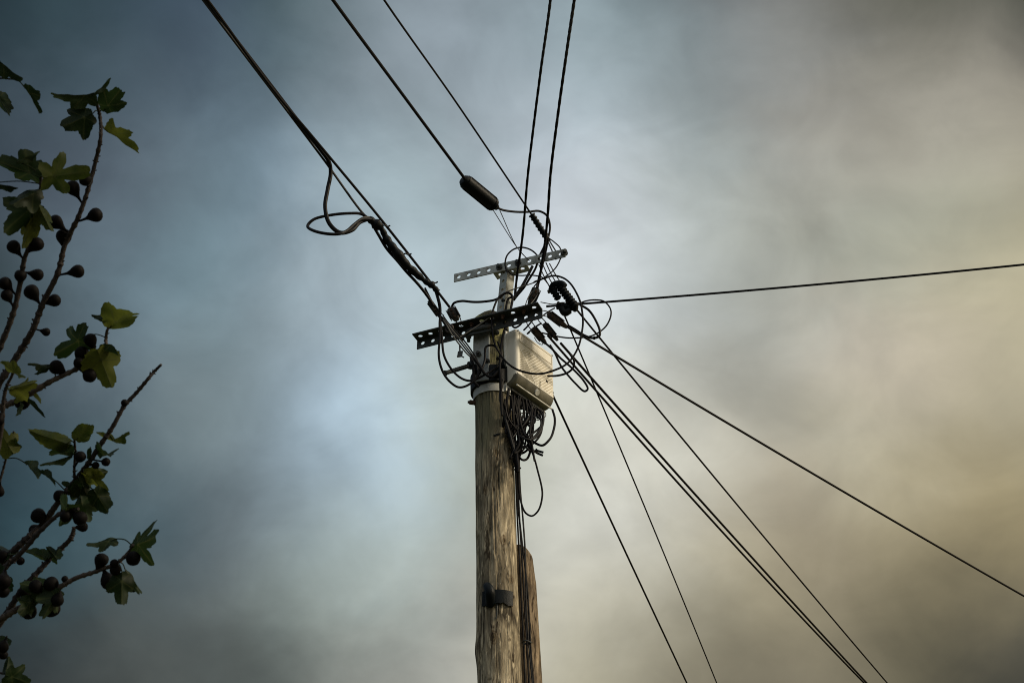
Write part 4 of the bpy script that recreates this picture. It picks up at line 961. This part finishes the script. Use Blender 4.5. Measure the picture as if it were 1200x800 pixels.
# base x, y, tip x, y, width, roll (deg), form, 1 = yellowing
LEAVES = [
 (112,109,62,118,.42,62,'five',0),(111,110,132,89,.5,55,'oval',0),(121,131,143,103,.95,10,'three',0),(109,133,70,150,1.15,-15,'three',0),(121,150,166,185,.55,60,'five',1),
 (20,190,47,175,.5,50,'oval',0),(48,208,-4,188,.9,25,'five',0),(49,208,103,200,1.0,12,'deep',1),(48,222,10,240,.8,35,'three',0),(46,236,2,272,1.0,10,'five',0),(45,240,60,273,.7,20,'three',1),
 (40,250,26,296,.6,30,'three',1),(-8,214,24,221,.5,50,'oval',0),(102,393,62,416,1.0,15,'deep',0),(131,371,106,371,.45,55,'oval',0),(127,385,160,357,.9,35,'three',1),
 (114,409,131,456,1.0,8,'three',1),(116,410,143,413,.7,45,'oval',0),(59,428,28,424,.5,50,'three',0),(58,430,38,440,.5,40,'oval',0),(10,457,44,446,.85,30,'three',1),(22,440,-3,422,.7,40,'three',1),(18,436,33,442,.5,50,'oval',0),
 (36,460,50,474,.5,35,'oval',1),(30,468,52,490,.4,55,'oval',0),(24,472,20,490,.55,40,'oval',0),(32,458,16,474,.8,20,'three',1),
 (79,520,30,503,.66,10,'oval',1),(89,515,108,496,1.0,5,'round',1),(133,516,112,504,.6,30,'oval',1),(133,516,153,504,.6,35,'three',1),(86,530,58,531,.55,40,'three',0),(84,534,44,543,.3,60,'oval',0),
 (29,542,48,561,.45,45,'oval',0),(47,553,71,567,.5,45,'oval',0),(16,532,-4,500,1.1,10,'five',1),(14,530,24,508,.6,35,'oval',0),(105,538,106,521,.6,30,'oval',0),(117,536,134,525,.7,40,'three',0),(109,556,127,553,.8,20,'round',0),
 (98,553,126,573,.7,35,'three',1),(110,574,128,602,.9,5,'round',0),(94,580,101,615,1.0,15,'three',0),(72,566,86,572,.8,30,'oval',0),(92,560,106,590,.9,20,'three',0),(80,590,74,612,.9,25,'three',0),
 (56,654,34,644,.6,25,'oval',0),(137,631,101,641,.65,48,'five',0),(152,641,189,627,1.0,28,'deep',0),(143,670,142,711,1.0,5,'three',0),(147,668,166,701,.55,35,'three',0),(67,656,58,640,.7,30,'three',0),
 (64,690,18,682,1.0,25,'five',0),(70,690,50,725,.9,20,'five',0),(40,700,22,722,.9,20,'three',0),(6,790,38,801,1.2,10,'five',0),(6,788,12,772,.8,30,'oval',0),(12,650,-6,640,.8,30,'three',0),
 (-4,68,30,99,.5,48,'three',0),(27,100,49,133,.42,50,'three',0),(-5,108,12,136,.7,25,'oval',0),(6,758,-4,745,.8,30,'round',0),(98,570,84,590,.8,30,'three',0),(8,672,-8,690,1.0,20,'three',0),
]
for i, (bx, by, tx, ty, wdt, roll, kind, yel) in enumerate(LEAVES):
    o, q, _ = nearest(bx, by); dep = (q - CAM).dot(FWD); rnd = random.Random(i * 7 + 3)
    b = atd(bx, by, dep - rnd.uniform(-.01, .05)); t = atd(tx, ty, dep - rnd.uniform(-.05, .09))
    bm, foot = leaf_mesh(b, t, wdt, R(roll * rnd.choice((-1, 1))), kind, i * 1.7 + 2, rnd.uniform(-.2, .7))
    mid = q.lerp(foot, .5) + Vector((0, 0, .008))
    tube(bm, spline([q, mid, foot, b.lerp(t, .12)], 5), .0016, 6)
    put('leaf', bm, M['leafl' if yel else 'leaf'], o)
